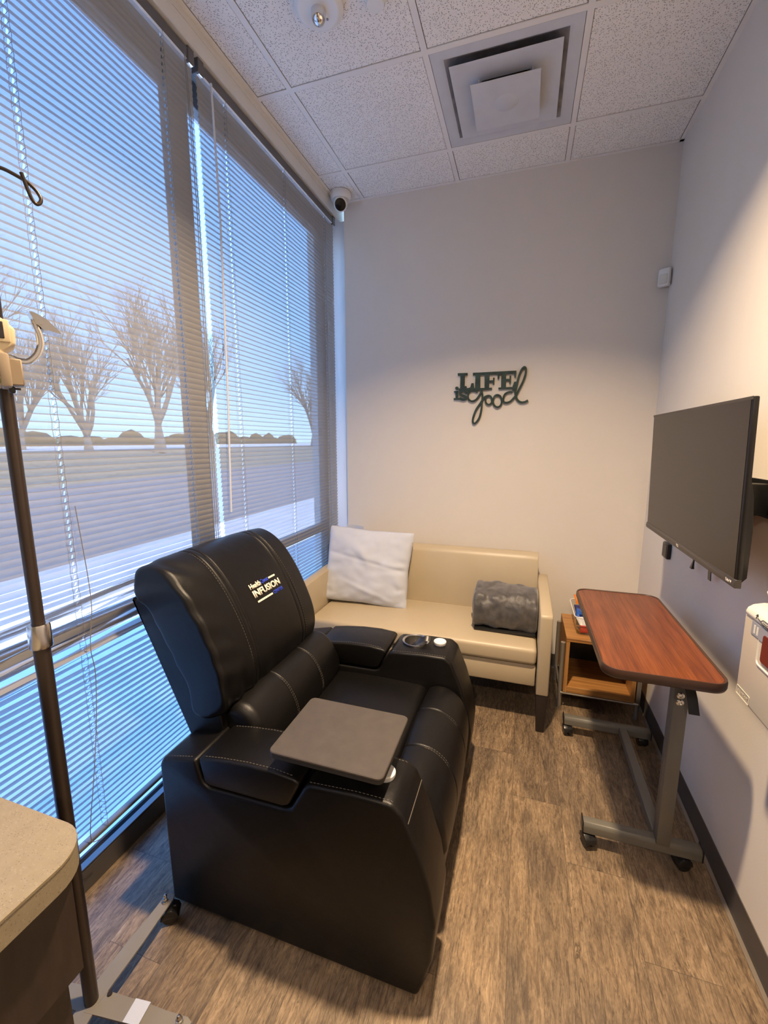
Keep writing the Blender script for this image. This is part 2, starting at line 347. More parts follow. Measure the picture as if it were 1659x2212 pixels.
def link(name, me, m, parent=None, smooth=True, ang=38):
    base = BASE.get(parent, Vector((0, 0, 0))) if parent else Vector((0, 0, 0))
    o = bpy.data.objects.new(name, me); C.objects.link(o)
    if parent:
        me.transform(Matrix.Translation(-base)); o.parent = parent
    BASE[o] = base
    me.materials.append(MT[m] if isinstance(m, str) else m)
    if smooth: me.shade_smooth(); me.set_sharp_from_angle(angle=radians(ang))
    return o
def tag(o, label, cat, group=None, kind=None):
    o['label'] = label; o['category'] = cat
    if group: o['group'] = group
    if kind: o['kind'] = kind
    return o
def thing(name, loc, label, cat, group=None):
    o = bpy.data.objects.new(name, None); C.objects.link(o); o.location = loc; o.empty_display_size = 0.05
    BASE[o] = Vector(loc); return tag(o, label, cat, group)
def struct(name, g, m, smooth=True):
    o = g.obj(name, m, None, smooth); o['kind'] = 'structure'; return o
def spline(pts, n=8, closed=False):
    P = [Vector(p) for p in pts]; out = []; N = len(P)
    for i in range(N if closed else N - 1):
        p0 = P[(i - 1) % N] if closed or i else P[0]; p1 = P[i]; p2 = P[(i + 1) % N]; p3 = P[(i + 2) % N] if closed or i + 2 < N else P[-1]
        for k in range(n):
            t = k / n
            out.append(0.5 * ((2 * p1) + (p2 - p0) * t + (2 * p0 - 5 * p1 + 4 * p2 - p3) * t * t + (3 * p1 - p0 - 3 * p2 + p3) * t ** 3))
    if not closed: out.append(P[-1])
    return out
def normals2(P):
    n = len(P); out = []
    area = sum(P[i].x * P[(i + 1) % n].y - P[(i + 1) % n].x * P[i].y for i in range(n)); sg = 1 if area > 0 else -1
    for i in range(n):
        d = (P[(i + 1) % n] - P[i - 1]).normalized(); out.append(Vector((d.y, -d.x)) * sg)
    return out
def loft_y(prof, y0, y1, r=0.03, bulge=0.0, seams=(), depth=0.006, sw=0.006, n=6, disp=None, step=0.02, sub=True):
    # upholstered body: a closed (x,z) profile swept along y, rounded at both ends, grooved at the seams
    P = spline([Vector(p) for p in prof], n, True) if sub else [Vector(p) for p in prof]
    N = normals2(P); ys = set()
    k = max(2, int((y1 - y0) / step))
    for i in range(k + 1): ys.add(round(y0 + (y1 - y0) * i / k, 5))
    for i in range(9):
        d = r * (1 - cos(i / 8 * pi / 2)); ys.add(round(y0 + d, 5)); ys.add(round(y1 - d, 5))
    for s_ in seams:
        for q in (-2.0, -1.0, -0.5, 0, 0.5, 1.0, 2.0): ys.add(round(s_ + q * sw, 5))
    rows = []
    for y in sorted(ys):
        d = min(y - y0, y1 - y); ins = 0.0
        if d < r: ins = r - sqrt(max(0, r * r - (r - d) ** 2))
        t = (y - y0) / (y1 - y0); b = bulge * (1 - (2 * t - 1) ** 2)
        g = sum(depth * math.exp(-((y - s_) / (sw * 0.7)) ** 2) for s_ in seams)
        row = []
        for p, nn in zip(P, N):
            q = p + nn * (b - ins - g)
            v = Vector((q.x, y, q.y))
            if disp: v += Vector((nn.x, 0, nn.y)) * disp(v)
            row.append(v)
        rows.append(row)
    return rows
def dashes(g, pts, r=0.0011, on=0.006, off=0.004, n=5):
    # a row of stitches along a polyline
    P = [Vector(p) for p in pts]; acc = 0.0; cur = []; draw = True; pos = 0.0
    seg = [(a, b, (b - a).length) for a, b in zip(P, P[1:]) if (b - a).length > 1e-6]
    tot = sum(s_[2] for s_ in seg)
    def at(t):
        for a, b, l in seg:
            if t <= l: return a.lerp(b, t / l)
            t -= l
        return P[-1]
    t = 0.0
    while t + on < tot:
        g.tube([at(t), at(t + on / 2), at(t + on)], [r * 0.6, r, r * 0.6], n); t += on + off
    return g
def text_mesh(txt, size, depth=0.0, font_bold=0.0):
    cu = bpy.data.curves.new('lettering', 'FONT'); cu.body = txt; cu.size = size; cu.extrude = depth; cu.offset = font_bold; cu.resolution_u = 3
    o = bpy.data.objects.new('lettering', cu); C.objects.link(o); dg = bpy.context.evaluated_depsgraph_get(); dg.update()
    me = bpy.data.meshes.new_from_object(o.evaluated_get(dg)); bpy.data.objects.remove(o); bpy.data.curves.remove(cu)
    return me
def text_fit(txt, x0, x1, y0, y1, depth, bold=0.0):
    me = text_mesh(txt, 1.0, 0.0, bold); xs = [v.co.x for v in me.vertices]; ys = [v.co.y for v in me.vertices]
    b = bmesh.new(); b.from_mesh(me); bpy.data.meshes.remove(me)
    for v in b.verts:
        v.co = Vector((x0 + (v.co.x - min(xs)) / (max(xs) - min(xs)) * (x1 - x0), y0 + (v.co.y - min(ys)) / (max(ys) - min(ys)) * (y1 - y0), 0))
    if depth:
        r = bmesh.ops.extrude_face_region(b, geom=b.faces[:]); 
        for v in [e for e in r['geom'] if isinstance(e, bmesh.types.BMVert)]: v.co.z += depth
        bmesh.ops.recalc_face_normals(b, faces=b.faces)
    return b
def frame_put(b, org, ex, ey, ez):
    for v in b.verts: v.co = Vector(org) + Vector(ex) * v.co.x + Vector(ey) * v.co.y + Vector(ez) * v.co.z
    return b
def cut(o, cutter_g):
    me = bpy.data.meshes.new('c'); cutter_g.bm.to_mesh(me); cutter_g.bm.free()
    base = BASE[o]; me.transform(Matrix.Translation(-base))
    c = bpy.data.objects.new('c', me); C.objects.link(c)
    if o.parent: c.parent = o.parent
    md = o.modifiers.new('b', 'BOOLEAN'); md.operation = 'DIFFERENCE'; md.object = c; md.solver = 'EXACT'
    dg = bpy.context.evaluated_depsgraph_get(); dg.update()
    new = bpy.data.meshes.new_from_object(o.evaluated_get(dg)); o.modifiers.clear(); old = o.data; o.data = new
    bpy.data.objects.remove(c); bpy.data.meshes.remove(me)
    new.shade_smooth(); new.set_sharp_from_angle(angle=radians(38))

# ---------------------------------------------------------------- room shell
YF = -5.6                                        # far end of the room behind the camera
struct('floor', G().box(-0.262, 2.4, YF, 0.3, -0.06, 0.0), 'floor', False)
struct('wall_back', G().box(XL, XR + 0.12, 0.0, 0.12, 0.0, 3.3), 'wall')
struct('wall_right', G().box(XR, XR + 0.12, YF, 0.0, 0.0, 3.3), 'wall')
struct('wall_front', G().box(-0.4, XR + 0.12, YF - 0.12, YF, 0.0, 3.3), 'wall2')  # unseen wall, colour darkened to weaken its reflection in the leather
struct('wall_left', G().box(-0.4, -0.25, YF, -3.75, 0.0, 2.94), 'wall')
# ceiling: lay-in panels between T-bars
T = 0.6096; XE = -0.184; Y1 = -0.3068
g = G(); gt = G(); tw = 0.012
xs = [XE + 0.022, 0.0, T, 2 * T, XR - 0.02]; ys = [-0.02, Y1]
while ys[-1] > YF: ys.append(ys[-1] - T)
for i in range(len(xs) - 1):
    for j in range(len(ys) - 1):
        x0, x1 = xs[i] + (tw if i else 0), xs[i + 1] - (tw if i < len(xs) - 2 else 0)
        y1_, y0_ = ys[j] - (tw if j else 0), ys[j + 1] + tw
        if i == 2 and j == 1: continue            # the air diffuser sits in this bay
        g.box(x0 + 0.0015, x1 - 0.0015, y0_ + 0.0015, y1_ - 0.0015, H + 0.002, H + 0.018, 0.0025, 1)
struct('ceiling', g, 'tile')
for x in xs[1:-1]: gt.box(x - tw, x + tw, YF, 0.0, H, H + 0.004)
for y in ys[1:]:
    for a, b in zip(xs, xs[1:]): gt.box(a + (tw if a != xs[0] else 0), b - (tw if b != xs[-1] else 0), y - tw, y + tw, H, H + 0.004)
gt.box(XR - 0.02, XR, YF, 0, H + 0.0005, H + 0.004); gt.box(XE, XR, -0.02, 0, H + 0.0005, H + 0.004); gt.box(XE, XE + 0.022, YF, 0, H, H + 0.004)
struct('trim_1', gt, 'tee', False)
# drywall head above the window with a thin angle at the ceiling
g = G(); g.box(-0.46, XE, YF, 0.16, 2.945, 3.3, 0.004, 1); g.box(XE, XE + 0.003, YF, 0.0, H - 0.024, H)
struct('trim_2', g, 'trimw')
struct('trim_3', G().box(-0.42, -0.262, 0.012, 0.12, 0.0, 2.945, 0.003, 1), 'trimw')       # window jamb at the back wall
struct('trim_4', G().box(-0.262, XL + 0.01, 0.045, 0.12, 0.0, 2.945), 'trimw')
struct('roof', G().box(-0.5, 9.0, -9.0, 8.0, 3.3, 3.45), 'stucco')
# cove base
def cove(name, prof, axis, a, b):
    o = struct(name, G().prism(prof, axis, a, b), 'base'); return o
cv = [(0, 0.094), (-0.003, 0.094), (-0.0035, 0.02), (-0.006, 0.008), (-0.014, 0.0), (0, 0.0)]
cove('baseboard_right', [(XR + p[0], p[1]) for p in cv], 'y', YF, -0.001)
cove('baseboard_back', [(p[0], p[1]) for p in cv], 'x', XL, XR - 0.02)
struct('trim_5', G().prism([(XR - 0.0065, 0.0), (XR - 0.018, 0.0), (XR - 0.018, 0.003), (XR - 0.0095, 0.0115)], 'y', YF, -0.02), 'cove')
struct('baseboard_left', G().box(-0.256, -0.25, -3.75, 0.012, 0.0, 0.078), 'base')
# windows: two tall units on a low dark curb, glass to the floor
def window(name, y0, y1):
    w = G(); fx0, fx1 = -0.345, -0.295
    w.box(fx0, fx1, y0, y0 + 0.05, -0.12, 2.945, 0.003, 1); w.box(fx0, fx1, y1 - 0.05, y1, -0.12, 2.945, 0.003, 1)
    w.box(fx0, fx1, y0 + 0.05, y1 - 0.05, 2.85, 2.945, 0.003, 1); w.box(fx0, fx1, y0 + 0.05, y1 - 0.05, 0.84, 0.895, 0.003, 1)
    o = struct(name, w, 'alu')
    G().box(-0.323, -0.317, y0 + 0.05, y1 - 0.05, 0.895, 2.85).box(-0.323, -0.317, y0 + 0.05, y1 - 0.05, 0.049, 0.84).obj('window_glass', 'glass', o, False)
    G().box(-0.3165, -0.308, y0 + 0.05, y1 - 0.05, 0.0485, 0.072).obj('window_gasket', 'gasket', o, False)
    G().box(-0.276, -0.250, y0, y1, 0.0842, 0.088, 0.001, 1).obj('curb_cap', 'alu', o, False)
    G().box(-0.42, -0.2765, y0 + 0.05, y1 - 0.05, -0.12, 0.048, 0.002, 1).obj('window_sill', 'sill', o, False)
    return o
window('window_1', -3.75, -1.285); window('window_2', -1.285, 0.012)
struct('trim_6', G().box(-0.276, -0.252, -3.75, 0.012, -0.12, 0.084), 'base', False)

# ---------------------------------------------------------------- outside
rnd = random.Random(4)
g = G(); rows = []
for i in range(41):
    x = -0.42 - 70 * (i / 40) ** 1.6
    h = -0.12 + 0.95 * max(0, min(1, (-x - 15) / 7)) - 0.05 * max(0, min(1, (-x - 26) / 6))
    rows.append([(x, -25 + 110 * k / 30, h) for k in range(31)])
def ground(name, x0, x1, mt):
    n = 14; R = []
    for i in range(n + 1):
        x = x0 + (x1 - x0) * i / n; t = max(0, min(1, (-x - 15) / 8)); t = t * t * (3 - 2 * t)
        R.append([(x, -30 + 130 * k / 26, -0.12 + 0.95 * t) for k in range(27)])
    R2 = [[(p[0], p[1], p[2]) for p in r] for r in R]
    return struct(name, G().grid(R2), mt)
g.bm.free()
ground('ground_sidewalk', -0.277, -4.6, 'concrete'); ground('ground_parking', -4.6, -15.0, 'asphalt'); ground('ground_lawn', -15.0, -30.0, 'lawn'); ground('ground_street', -30.0, -120.0, 'concrete')
def bare_tree(name, loc, hgt, seed, label):
    R = random.Random(seed); b = bmesh.new()
    def seg(p, d, l, r, lev):
        n = 5 if lev < 2 else 3; k = 4 if lev < 3 else 2; pts = [Vector(p)]; dd = d.copy()
        for i in range(k):
            dd = (dd + Vector((R.uniform(-.13, .13), R.uniform(-.13, .13), R.uniform(-.02, .12)))).normalized(); pts.append(pts[-1] + dd * l / k)
        ring = []
        for i, q in enumerate(pts):
            a = dd.orthogonal().normalized(); c = dd.cross(a); rr = r * (1 - 0.6 * i / k)
            ring.append([b.verts.new(q + a * rr * cos(2 * pi * j / n) + c * rr * sin(2 * pi * j / n)) for j in range(n)])
        for A, B in zip(ring, ring[1:]):
            for j in range(n): b.faces.new((A[j], A[(j + 1) % n], B[(j + 1) % n], B[j]))
        if lev >= 5: return
        kids = {0: 6, 1: 6, 2: 5, 3: 4, 4: 3}[lev]
        for i in range(kids):
            t = R.uniform(0.35, 1.0) if lev else R.uniform(0.75, 1.0); f = min(t * k, k - 1e-3); q = pts[int(f)].lerp(pts[int(f) + 1], f - int(f))
            ang = R.uniform(0, 2 * pi) if lev else 2 * pi * (i + R.uniform(-.3, .3)) / kids
            tilt = R.uniform(0.25, 0.55) if lev else R.uniform(0.22, 0.50)
            a = dd.orthogonal().normalized(); c = dd.cross(a)
            nd = (dd * cos(tilt) + (a * cos(ang) + c * sin(ang)) * sin(tilt) + Vector((0, 0, 0.10))).normalized()
            seg(q, nd, l * (R.uniform(0.50, 0.72) if lev else R.uniform(2.0, 2.8)), max(r * R.uniform(0.34, 0.5), 0.0045), lev + 1)
    seg(Vector((0, 0, -0.1)), Vector((0, 0, 1)), hgt * 0.14, hgt * 0.030, 0)
    me = bpy.data.meshes.new(name); b.to_mesh(me); b.free()
    zs = max(v.co.z for v in me.vertices); me.transform(Matrix.Diagonal((hgt / zs * 1.0, hgt / zs * 1.0, hgt / zs, 1)))
    me.materials.append(MT['bark']); o = bpy.data.objects.new(name, me); C.objects.link(o); o.location = loc; BASE[o] = Vector((0, 0, 0))
    return tag(o, label, 'tree', 'bare trees outside the window')
def tree_copy(o, loc, rz, s, label):
    c = o.copy(); C.objects.link(c); c.location = loc; c.rotation_euler = (0, 0, rz); c.scale = (s, s, s); c['label'] = label
t1 = bare_tree('bare_tree', (-21.5, 19.4, 0.75), 12.6, 3, 'tall bare tree with a broad fan of branches seen through the left blind')
t2 = bare_tree('bare_tree', (-22.0, 14.9, 0.75), 8.6, 11, 'smaller bare tree just left of the broad fan-shaped tree')
tree_copy(t2, (-20.0, 7.4, 0.72), 1.9, 1.1, 'bare tree behind the pump stand at the left edge of the window')
tree_copy(t1, (-27.0, 31.0, 0.80), 2.5, 1.0, 'bare tree seen through the right blind near the middle post')
tree_copy(t2, (-22.0, 42.0, 0.78), 4.0, 1.4, 'bare tree seen through the right blind towards the back corner')
tree_copy(t1, (-34.0, 19.0, 0.80), 4.4, 0.8, 'bare tree far behind, showing between the smaller bare tree and the broad fan-shaped tree')
R = random.Random(8); g = G()
for k in range(46):
    y = -10 + k * 2.4; hh = R.uniform(1.2, 3.0); b = bmesh.new(); bmesh.ops.create_icosphere(b, subdivisions=2, radius=1)
    for v in b.verts:
        f = 1 + 0.25 * noise.noise(v.co * 2.2 + Vector((k, 0, 0))); v.co = Vector((-58 + R.uniform(-1, 1) * 0.2 + v.co.x * f * 2.0, y + v.co.y * f * 2.6, 0.5 + v.co.z * f * hh))
    g.add(b)
tag(g.obj('hedgerow', 'hedge'), 'low brown hedgerow along the far side of the street', 'hedge', kind='stuff')

# ---------------------------------------------------------------- mini blinds
PITCH = 0.0215; SW = 0.0255
def blind(y0, y1, label, messed, ladders, seed):
    root = thing('window_blind', (XB, (y0 + y1) / 2, 2.9), label, 'blind', 'mini blinds on the window wall')
    hr = G(); hr.box(XB - 0.026, XB, y0, y1, 2.902, 2.940, 0.002, 1).obj('headrail', 'railgrey', root)
    G().box(XB - 0.024, XB - 0.002, y0 + 0.03, y1 - 0.03, 2.899, 2.902).obj('headrail_channel', 'sill', root)
    for ye in (y0 + 0.012, y1 - 0.012):
        b_ = G().box(XB - 0.030, XB + 0.004, ye - 0.016, ye + 0.016, 2.895, 2.946, 0.002, 1).obj('headrail_bracket', 'railgrey', root)
        G().box(XB - 0.012, XB + 0.001, ye - 0.010, ye + 0.010, 2.892, 2.898).obj('bracket_clip', 'chrome', b_)
    xc = XB - 0.0135; gs = G(); R = random.Random(seed); N = int((2.895 - 0.222) / PITCH)
    for i in range(N):
        z = 2.888 - i * PITCH
        if messed and 0.74 < z < 1.10: seg = 30
        else: seg = 3
        def sm(a_, b_): t_ = max(0, min(1, (z - a_) / (b_ - a_))); return t_ * t_ * (3 - 2 * t_)
        if messed: th0 = 73 * sm(0.94, 1.15) + (1 - sm(0.94, 1.15)) * (57 - 14 * sm(0.82, 0.93))
        else: th0 = 67 + 6 * sm(0.6, 1.1)
        th0 = radians(th0)
        ph = [R.uniform(0, 6.28) for _ in range(4)]; A = R.uniform(0.4, 1.0); slope = R.uniform(-0.05, 0.05)
        yl = [(y0 + (y1 - y0) * k / seg, 1) for k in range(seg + 1)]
        for ly in ladders: yl += [(ly - 0.0026, 0), (ly + 0.0026, 1)]
        yl = sorted(yl); rows = []; solid = []
        for y, ok in yl:
            th = th0; dz = 0.0; dx = 0.0
            if messed and z < 1.10:
                w = math.exp(-((z - 0.90) / 0.085) ** 2) * (0.55 + 0.45 * math.exp(-((y + 1.80) / 0.35) ** 2))
                th += w * A * (0.75 * sin(y * 4.2 + ph[0]) + 0.5 * sin(y * 9.5 + ph[1]))
                dz = w * (0.026 * sin(y * 3.1 + ph[2]) * A + (0.030 + slope) * (y + 1.9) + 0.016 * sin(y * 3.0 + 0.8)); dx = w * 0.010 * sin(y * 6 + ph[3])
            c = cos(th) * SW / 2; s_ = sin(th) * SW / 2; crown = 0.0016
            # inner edge up, outer edge down, slightly crowned
            rows.append([(xc + dx + c, y, z + dz + s_), (xc + dx + c * 0.5 + crown * 0.75 * sin(th), y, z + dz + s_ * 0.5 - crown * .75 * cos(th)), (xc + dx + crown * sin(th), y, z + dz - crown * cos(th)), (xc + dx - c * 0.5 + crown * .75 * sin(th), y, z + dz - s_ * 0.5 - crown * .75 * cos(th)), (xc + dx - c, y, z + dz - s_)]); solid.append(ok)
        V = [[gs.bm.verts.new(p) for p in r] for r in rows]
        for j in range(len(V) - 1):
            for k in range(4):
                if not solid[j] and k in (1, 2): continue      # slot for the lift cord
                gs.bm.faces.new((V[j][k], V[j][k + 1], V[j + 1][k + 1], V[j + 1][k]))
    gs.obj('slats', 'slat', root, True, 80)
    if messed:
        R2 = random.Random(21)
        for q in range(9):
            zc = 0.815 + 0.022 * q + R2.uniform(-.006, .006); sag = R2.uniform(-0.028, 0.030); sl = R2.uniform(-0.045, 0.07); t0 = R2.uniform(15, 70); t1 = t0 + R2.uniform(-70, 90); p0 = R2.uniform(0, 6)
            rows = []
            for k in range(41):
                t = k / 40; y = y0 + (y1 - y0) * t; th = radians(t0 + (t1 - t0) * (0.5 + 0.5 * sin(2.6 * y + p0)))
                z = zc + sag * sin(pi * (y + 2.75) / 1.4) + sl * (y + 1.9) + 0.005 * sin(9 * y + p0); c = cos(th) * SW / 2; s_ = sin(th) * SW / 2; xx = xc + 0.012 * sin(3.3 * y + p0)
                rows.append([(xx + c, y, z + s_), (xx + 0.0016 * sin(th), y, z - 0.0016 * cos(th)), (xx - c, y, z - s_)])
            G().grid(rows).obj('bent_slat', 'slat', root, True, 80)
    G().box(XB - 0.026, XB - 0.002, y0, y1, 0.200, 0.212, 0.003, 2).obj('bottom_rail', 'railgrey', root)
    for ly in ladders:
        gl = G()
        for xo in (XB + 0.0005, XB - 0.0275):
            pts = []
            for k in range(130):
                z = 2.90 - k * PITCH
                if z < 0.21: break
                pts.append((xo, ly + 0.0012 * (1 if k % 2 else -1), z))
            gl.tube(pts, 0.0007, 4)
        for k in range(0, 125): gl.tube([(XB + 0.0005, ly, 2.885 - k * PITCH), (XB - 0.0275, ly, 2.876 - k * PITCH)], 0.0006, 3, False)
        gl.obj('ladder_cord', 'cord', root, False)
    return root
b1 = blind(-3.70, -1.300, 'wide grey perforated blind with bent lower slats beside the pump stand', True, (-3.2, -1.965, -1.447), 2)
b2 = blind(-1.272, -0.018, 'narrower grey perforated blind reaching the back wall behind the couch', False, (-1.112, -0.640, -0.155), 5)
# loose lift cords and the clear tilt wand
G().tube([(XB + 0.006, -1.352, 2.90), (XB + 0.006, -1.338, 2.40), (XB + 0.005, -1.345, 1.6), (XB + 0.006, -1.350, 1.0), (XB + 0.007, -1.352, 0.75)], 0.0013, 5).tube([(XB + 0.007, -1.347, 2.90), (XB + 0.008, -1.330, 2.40), (XB + 0.007, -1.337, 1.6), (XB + 0.008, -1.340, 1.0), (XB + 0.008, -1.343, 0.75)], 0.0013, 5).obj('lift_cord', 'cord', b1, False)
pts = spline([(XB + 0.004, -1.950, 1.30), (XB + 0.006, -1.938, 1.08), (XB + 0.012, -1.942, 0.98), (XB + 0.010, -1.948, 0.93), (XB + 0.014, -1.962, 0.85), (XB + 0.008, -1.952, 0.76), (XB + 0.008, -1.968, 0.6), (XB + 0.008, -1.998, 0.42), (XB + 0.006, -2.022, 0.29), (XB + 0.006, -2.028, 0.222), (XB + 0.012, -2.012, 0.206), (XB + 0.012, -1.985, 0.203)], 6)
G().tube(pts, 0.0013, 5).obj('loose_cord', 'cord', b1, False)
G().tube([(XB + 0.010, -1.214, 2.895), (XB + 0.010, -1.205, 2.4), (XB + 0.010, -1.222, 1.7), (XB + 0.010, -1.246, 1.17)], 0.0042, 6).obj('tilt_wand', 'wand', b2, False)

# ---------------------------------------------------------------- recliner
rc = thing('recliner', (0.45, -1.47, 0.0), 'black leather recliner with white and blue lettering on its headrest, facing the television wall', 'armchair')
ARM = [(0.05, 0.012), (0.046, 0.505), (0.060, 0.530), (0.186, 0.556), (0.204, 0.485), (0.225, 0.470), (0.480, 0.474), (0.502, 0.482), (0.545, 0.562), (0.565, 0.574), (0.70, 0.583), (0.795, 0.583), (0.825, 0.560), (0.866, 0.460), (0.900, 0.350), (0.916, 0.250), (0.908, 0.140), (0.885, 0.060), (0.870, 0.012)]
LID = [(0.196, 0.562), (0.212, 0.486), (0.232, 0.478), (0.475, 0.481), (0.497, 0.490), (0.535, 0.566), (0.52, 0.578), (0.45, 0.585), (0.36, 0.583), (0.27, 0.574)]
def arm(y0, y1, side, label=None):
    a = G().prism(ARM, 'y', y0, y1, 0.016, 3, 12).obj('armrest', 'leather', rc, True, 60)
    G().prism(LID, 'y', y0 + 0.001, y1 - 0.001, 0.015, 3, 14).obj('storage_lid', 'leather', a, True, 60)
    seams = []
    for yy, sg in ((y0 + 0.014, -1), (y1 - 0.014, 1)):
        seams.append([(0.56, yy, 0.5735), (0.70, yy, 0.5835), (0.792, yy, 0.5830), (0.815, yy, 0.566)])
        seams.append([(0.215, yy, 0.5655), (0.27, yy, 0.5745), (0.36, yy, 0.5835), (0.45, yy, 0.5855), (0.51, yy, 0.579)])
        seams.append([(0.062, yy, 0.5295), (0.17, yy, 0.5535)])
    for q_ in seams: dashes(G(), q_, 0.0012, 0.007, 0.004).obj('stitching', 'thread', a, False)
    if side < 0: G().tube([(0.838, y0 + 0.010, 0.532), (0.8385, y1 - 0.010, 0.532)], 0.0012, 5).obj('seam_welt', 'thread', a, False)
    return a
near = arm(-1.962, -1.790, -1); far = arm(-1.185, -0.985, 1)
# steel cup holder sunk into the far arm
cx, cy = 0.640, -1.062
cut(far, G().lathe([(0, 0.49), (0.054, 0.49), (0.054, 0.66), (0, 0.66)], (cx, cy, 0), 32))
G().lathe([(0.0, 0.502), (0.045, 0.502), (0.050, 0.510), (0.052, 0.583), (0.058, 0.5865), (0.062, 0.585), (0.062, 0.580), (0.0535, 0.578), (0.0530, 0.498), (0.0, 0.498)], (cx, cy, 0), 40).obj('cup_holder', 'steel', far)
for x_, y_ in ((0.752, -1.062), (0.752, -1.872)):
    pr = far if y_ > -1.5 else near
    G().lathe([(0, 0.599), (0.026, 0.599), (0.0285, 0.596), (0.0285, 0.588), (0.026, 0.582), (0, 0.582)], (x_, y_, 0), 28).box(x_ - 0.004, x_ + 0.004, y_ - 0.003, y_ + 0.003, 0.5988, 0.6002).obj('tray_socket_cap', 'cap', pr)['label'] = 'white plastic socket cap'
# body under the seat
G().box(0.10, 0.80, -1.80, -1.175, 0.03, 0.36, 0.02).obj('chair_body', 'leather', rc)
# slanted shell behind the back cushion
sh = [(0.085, 0.40), (0.165, 0.42), (0.172, 0.60), (0.075, 0.88), (0.0, 1.010), (-0.105, 1.000), (-0.140, 0.965), (-0.140, 0.93), (0.040, 0.52)]
G().grid(loft_y(sh, -1.826, -1.212, 0.006, 0.0, (), 0, 0.004, 5, None, 0.03), True, True).obj('back_shell', 'leather', rc, True, 60)
def wr(v):
    # soft creases gathered near the lower corner and the side seam
    q = 0.0022 * noise.noise(Vector((v.x * 9, v.y * 7, v.z * 9)))
    e1 = math.exp(-((v.y + 1.81) / 0.06) ** 2)
    q += 0.0028 * e1 * sin(v.z * 78 + 24 * v.y + 3.5 * noise.noise(v * 6))
    e2 = math.exp(-((v.z - 0.66) / 0.07) ** 2) * math.exp(-((v.y + 1.78) / 0.16) ** 2)
    q += 0.0055 * e2 * sin(v.y * 85 + v.x * 60 + 3 * noise.noise(v * 5))
    return q
BACK = [(0.130, 0.585), (0.185, 0.618), (0.205, 0.690), (0.186, 0.790), (0.140, 0.900), (0.075, 1.005), (0.010, 1.070), (-0.060, 1.098), (-0.118, 1.075), (-0.142, 1.020), (-0.128, 0.970), (-0.075, 0.920), (0.040, 0.700), (0.062, 0.600)]
BY0, BY1 = -1.838, -1.200; SL, SR = -1.680, -1.345
bk = G().grid(loft_y(BACK, BY0, BY1, 0.022, 0.010, (SL, SL + 0.028, SR, SR + 0.03), 0.0065, 0.005, 7, wr, 0.010), True, True).obj('back_cushion', 'leather', rc, True, 70)
Pf = spline([Vector(p) for p in BACK], 12, True)
# front line of the back profile, from the bottom crease up over the crown
FR = [p for p in spline([Vector(p) for p in BACK[1:9]], 30)]
cum = [0.0]
for a, b in zip(FR, FR[1:]): cum.append(cum[-1] + (b - a).length)
def front(s):
    for i in range(len(FR) - 1):
        if cum[i + 1] >= s:
            t = (s - cum[i]) / (cum[i + 1] - cum[i]); p = FR[i].lerp(FR[i + 1], t); d = (FR[i + 1] - FR[i]).normalized()
            return p, Vector((d.y, -d.x))
    d = (FR[-1] - FR[-2]).normalized(); return FR[-1], Vector((d.y, -d.x))
def on_back(s, y, off):
    p, nn = front(s); t = (y - BY0) / (BY1 - BY0); bulge = 0.010 * (1 - (2 * t - 1) ** 2)
    q = p + nn * (bulge + off); return Vector((q.x, y, q.y))
for yy in (SL - 0.006, SR + 0.036): dashes(G(), [on_back(s * 0.01, yy, 0.0005) for s in range(2, 58)], 0.0012, 0.006, 0.005).obj('stitching', 'thread', bk, False)
# printed lettering on the headrest
def print_on(txt, y0, y1, s0, s1, m, name):
    if txt is None:
        b = bmesh.new(); bmesh.ops.create_grid(b, x_segments=8, y_segments=1, size=0.5)
        for v in b.verts: v.co = Vector((y0 + (v.co.x + 0.5) * (y1 - y0), s0 + (v.co.y + 0.5) * (s1 - s0), 0))
        r = bmesh.ops.extrude_face_region(b, geom=b.faces[:])
        for v in [e for e in r['geom'] if isinstance(e, bmesh.types.BMVert)]: v.co.z += 0.0012
    else:
        b = text_fit(txt, y0, y1, s0, s1, 0.0012, 0.034)
    for v in b.verts: v.co = on_back(v.co.y, v.co.x, 0.0016 + v.co.z)
    bmesh.ops.recalc_face_normals(b, faces=b.faces)
    g = G(); g.add(b); return g.obj(name, m, bk, False)
SB = 0.297; YL, YR = -1.572, -1.402; yw = YR - YL
print_on('Health', YL, YL + 0.40 * yw, SB + 0.042, SB + 0.063, 'cream', 'lettering')
print_on('Quest', YL + 0.415 * yw, YL + 0.70 * yw, SB + 0.042, SB + 0.062, 'blue', 'lettering')
print_on(None, YL + 0.73 * yw, YR, SB + 0.049, SB + 0.056, 'cream', 'print_bar')
print_on('INFUSION', YL + 0.01 * yw, YR + 0.01, SB + 0.008, SB + 0.036, 'cream', 'lettering')
print_on(None, YL + 0.04 * yw, YL + 0.62 * yw, SB - 0.012, SB - 0.005, 'cream', 'print_bar')
print_on('CENTER', YL + 0.66 * yw, YR + 0.012, SB - 0.015, SB - 0.001, 'blue', 'lettering')
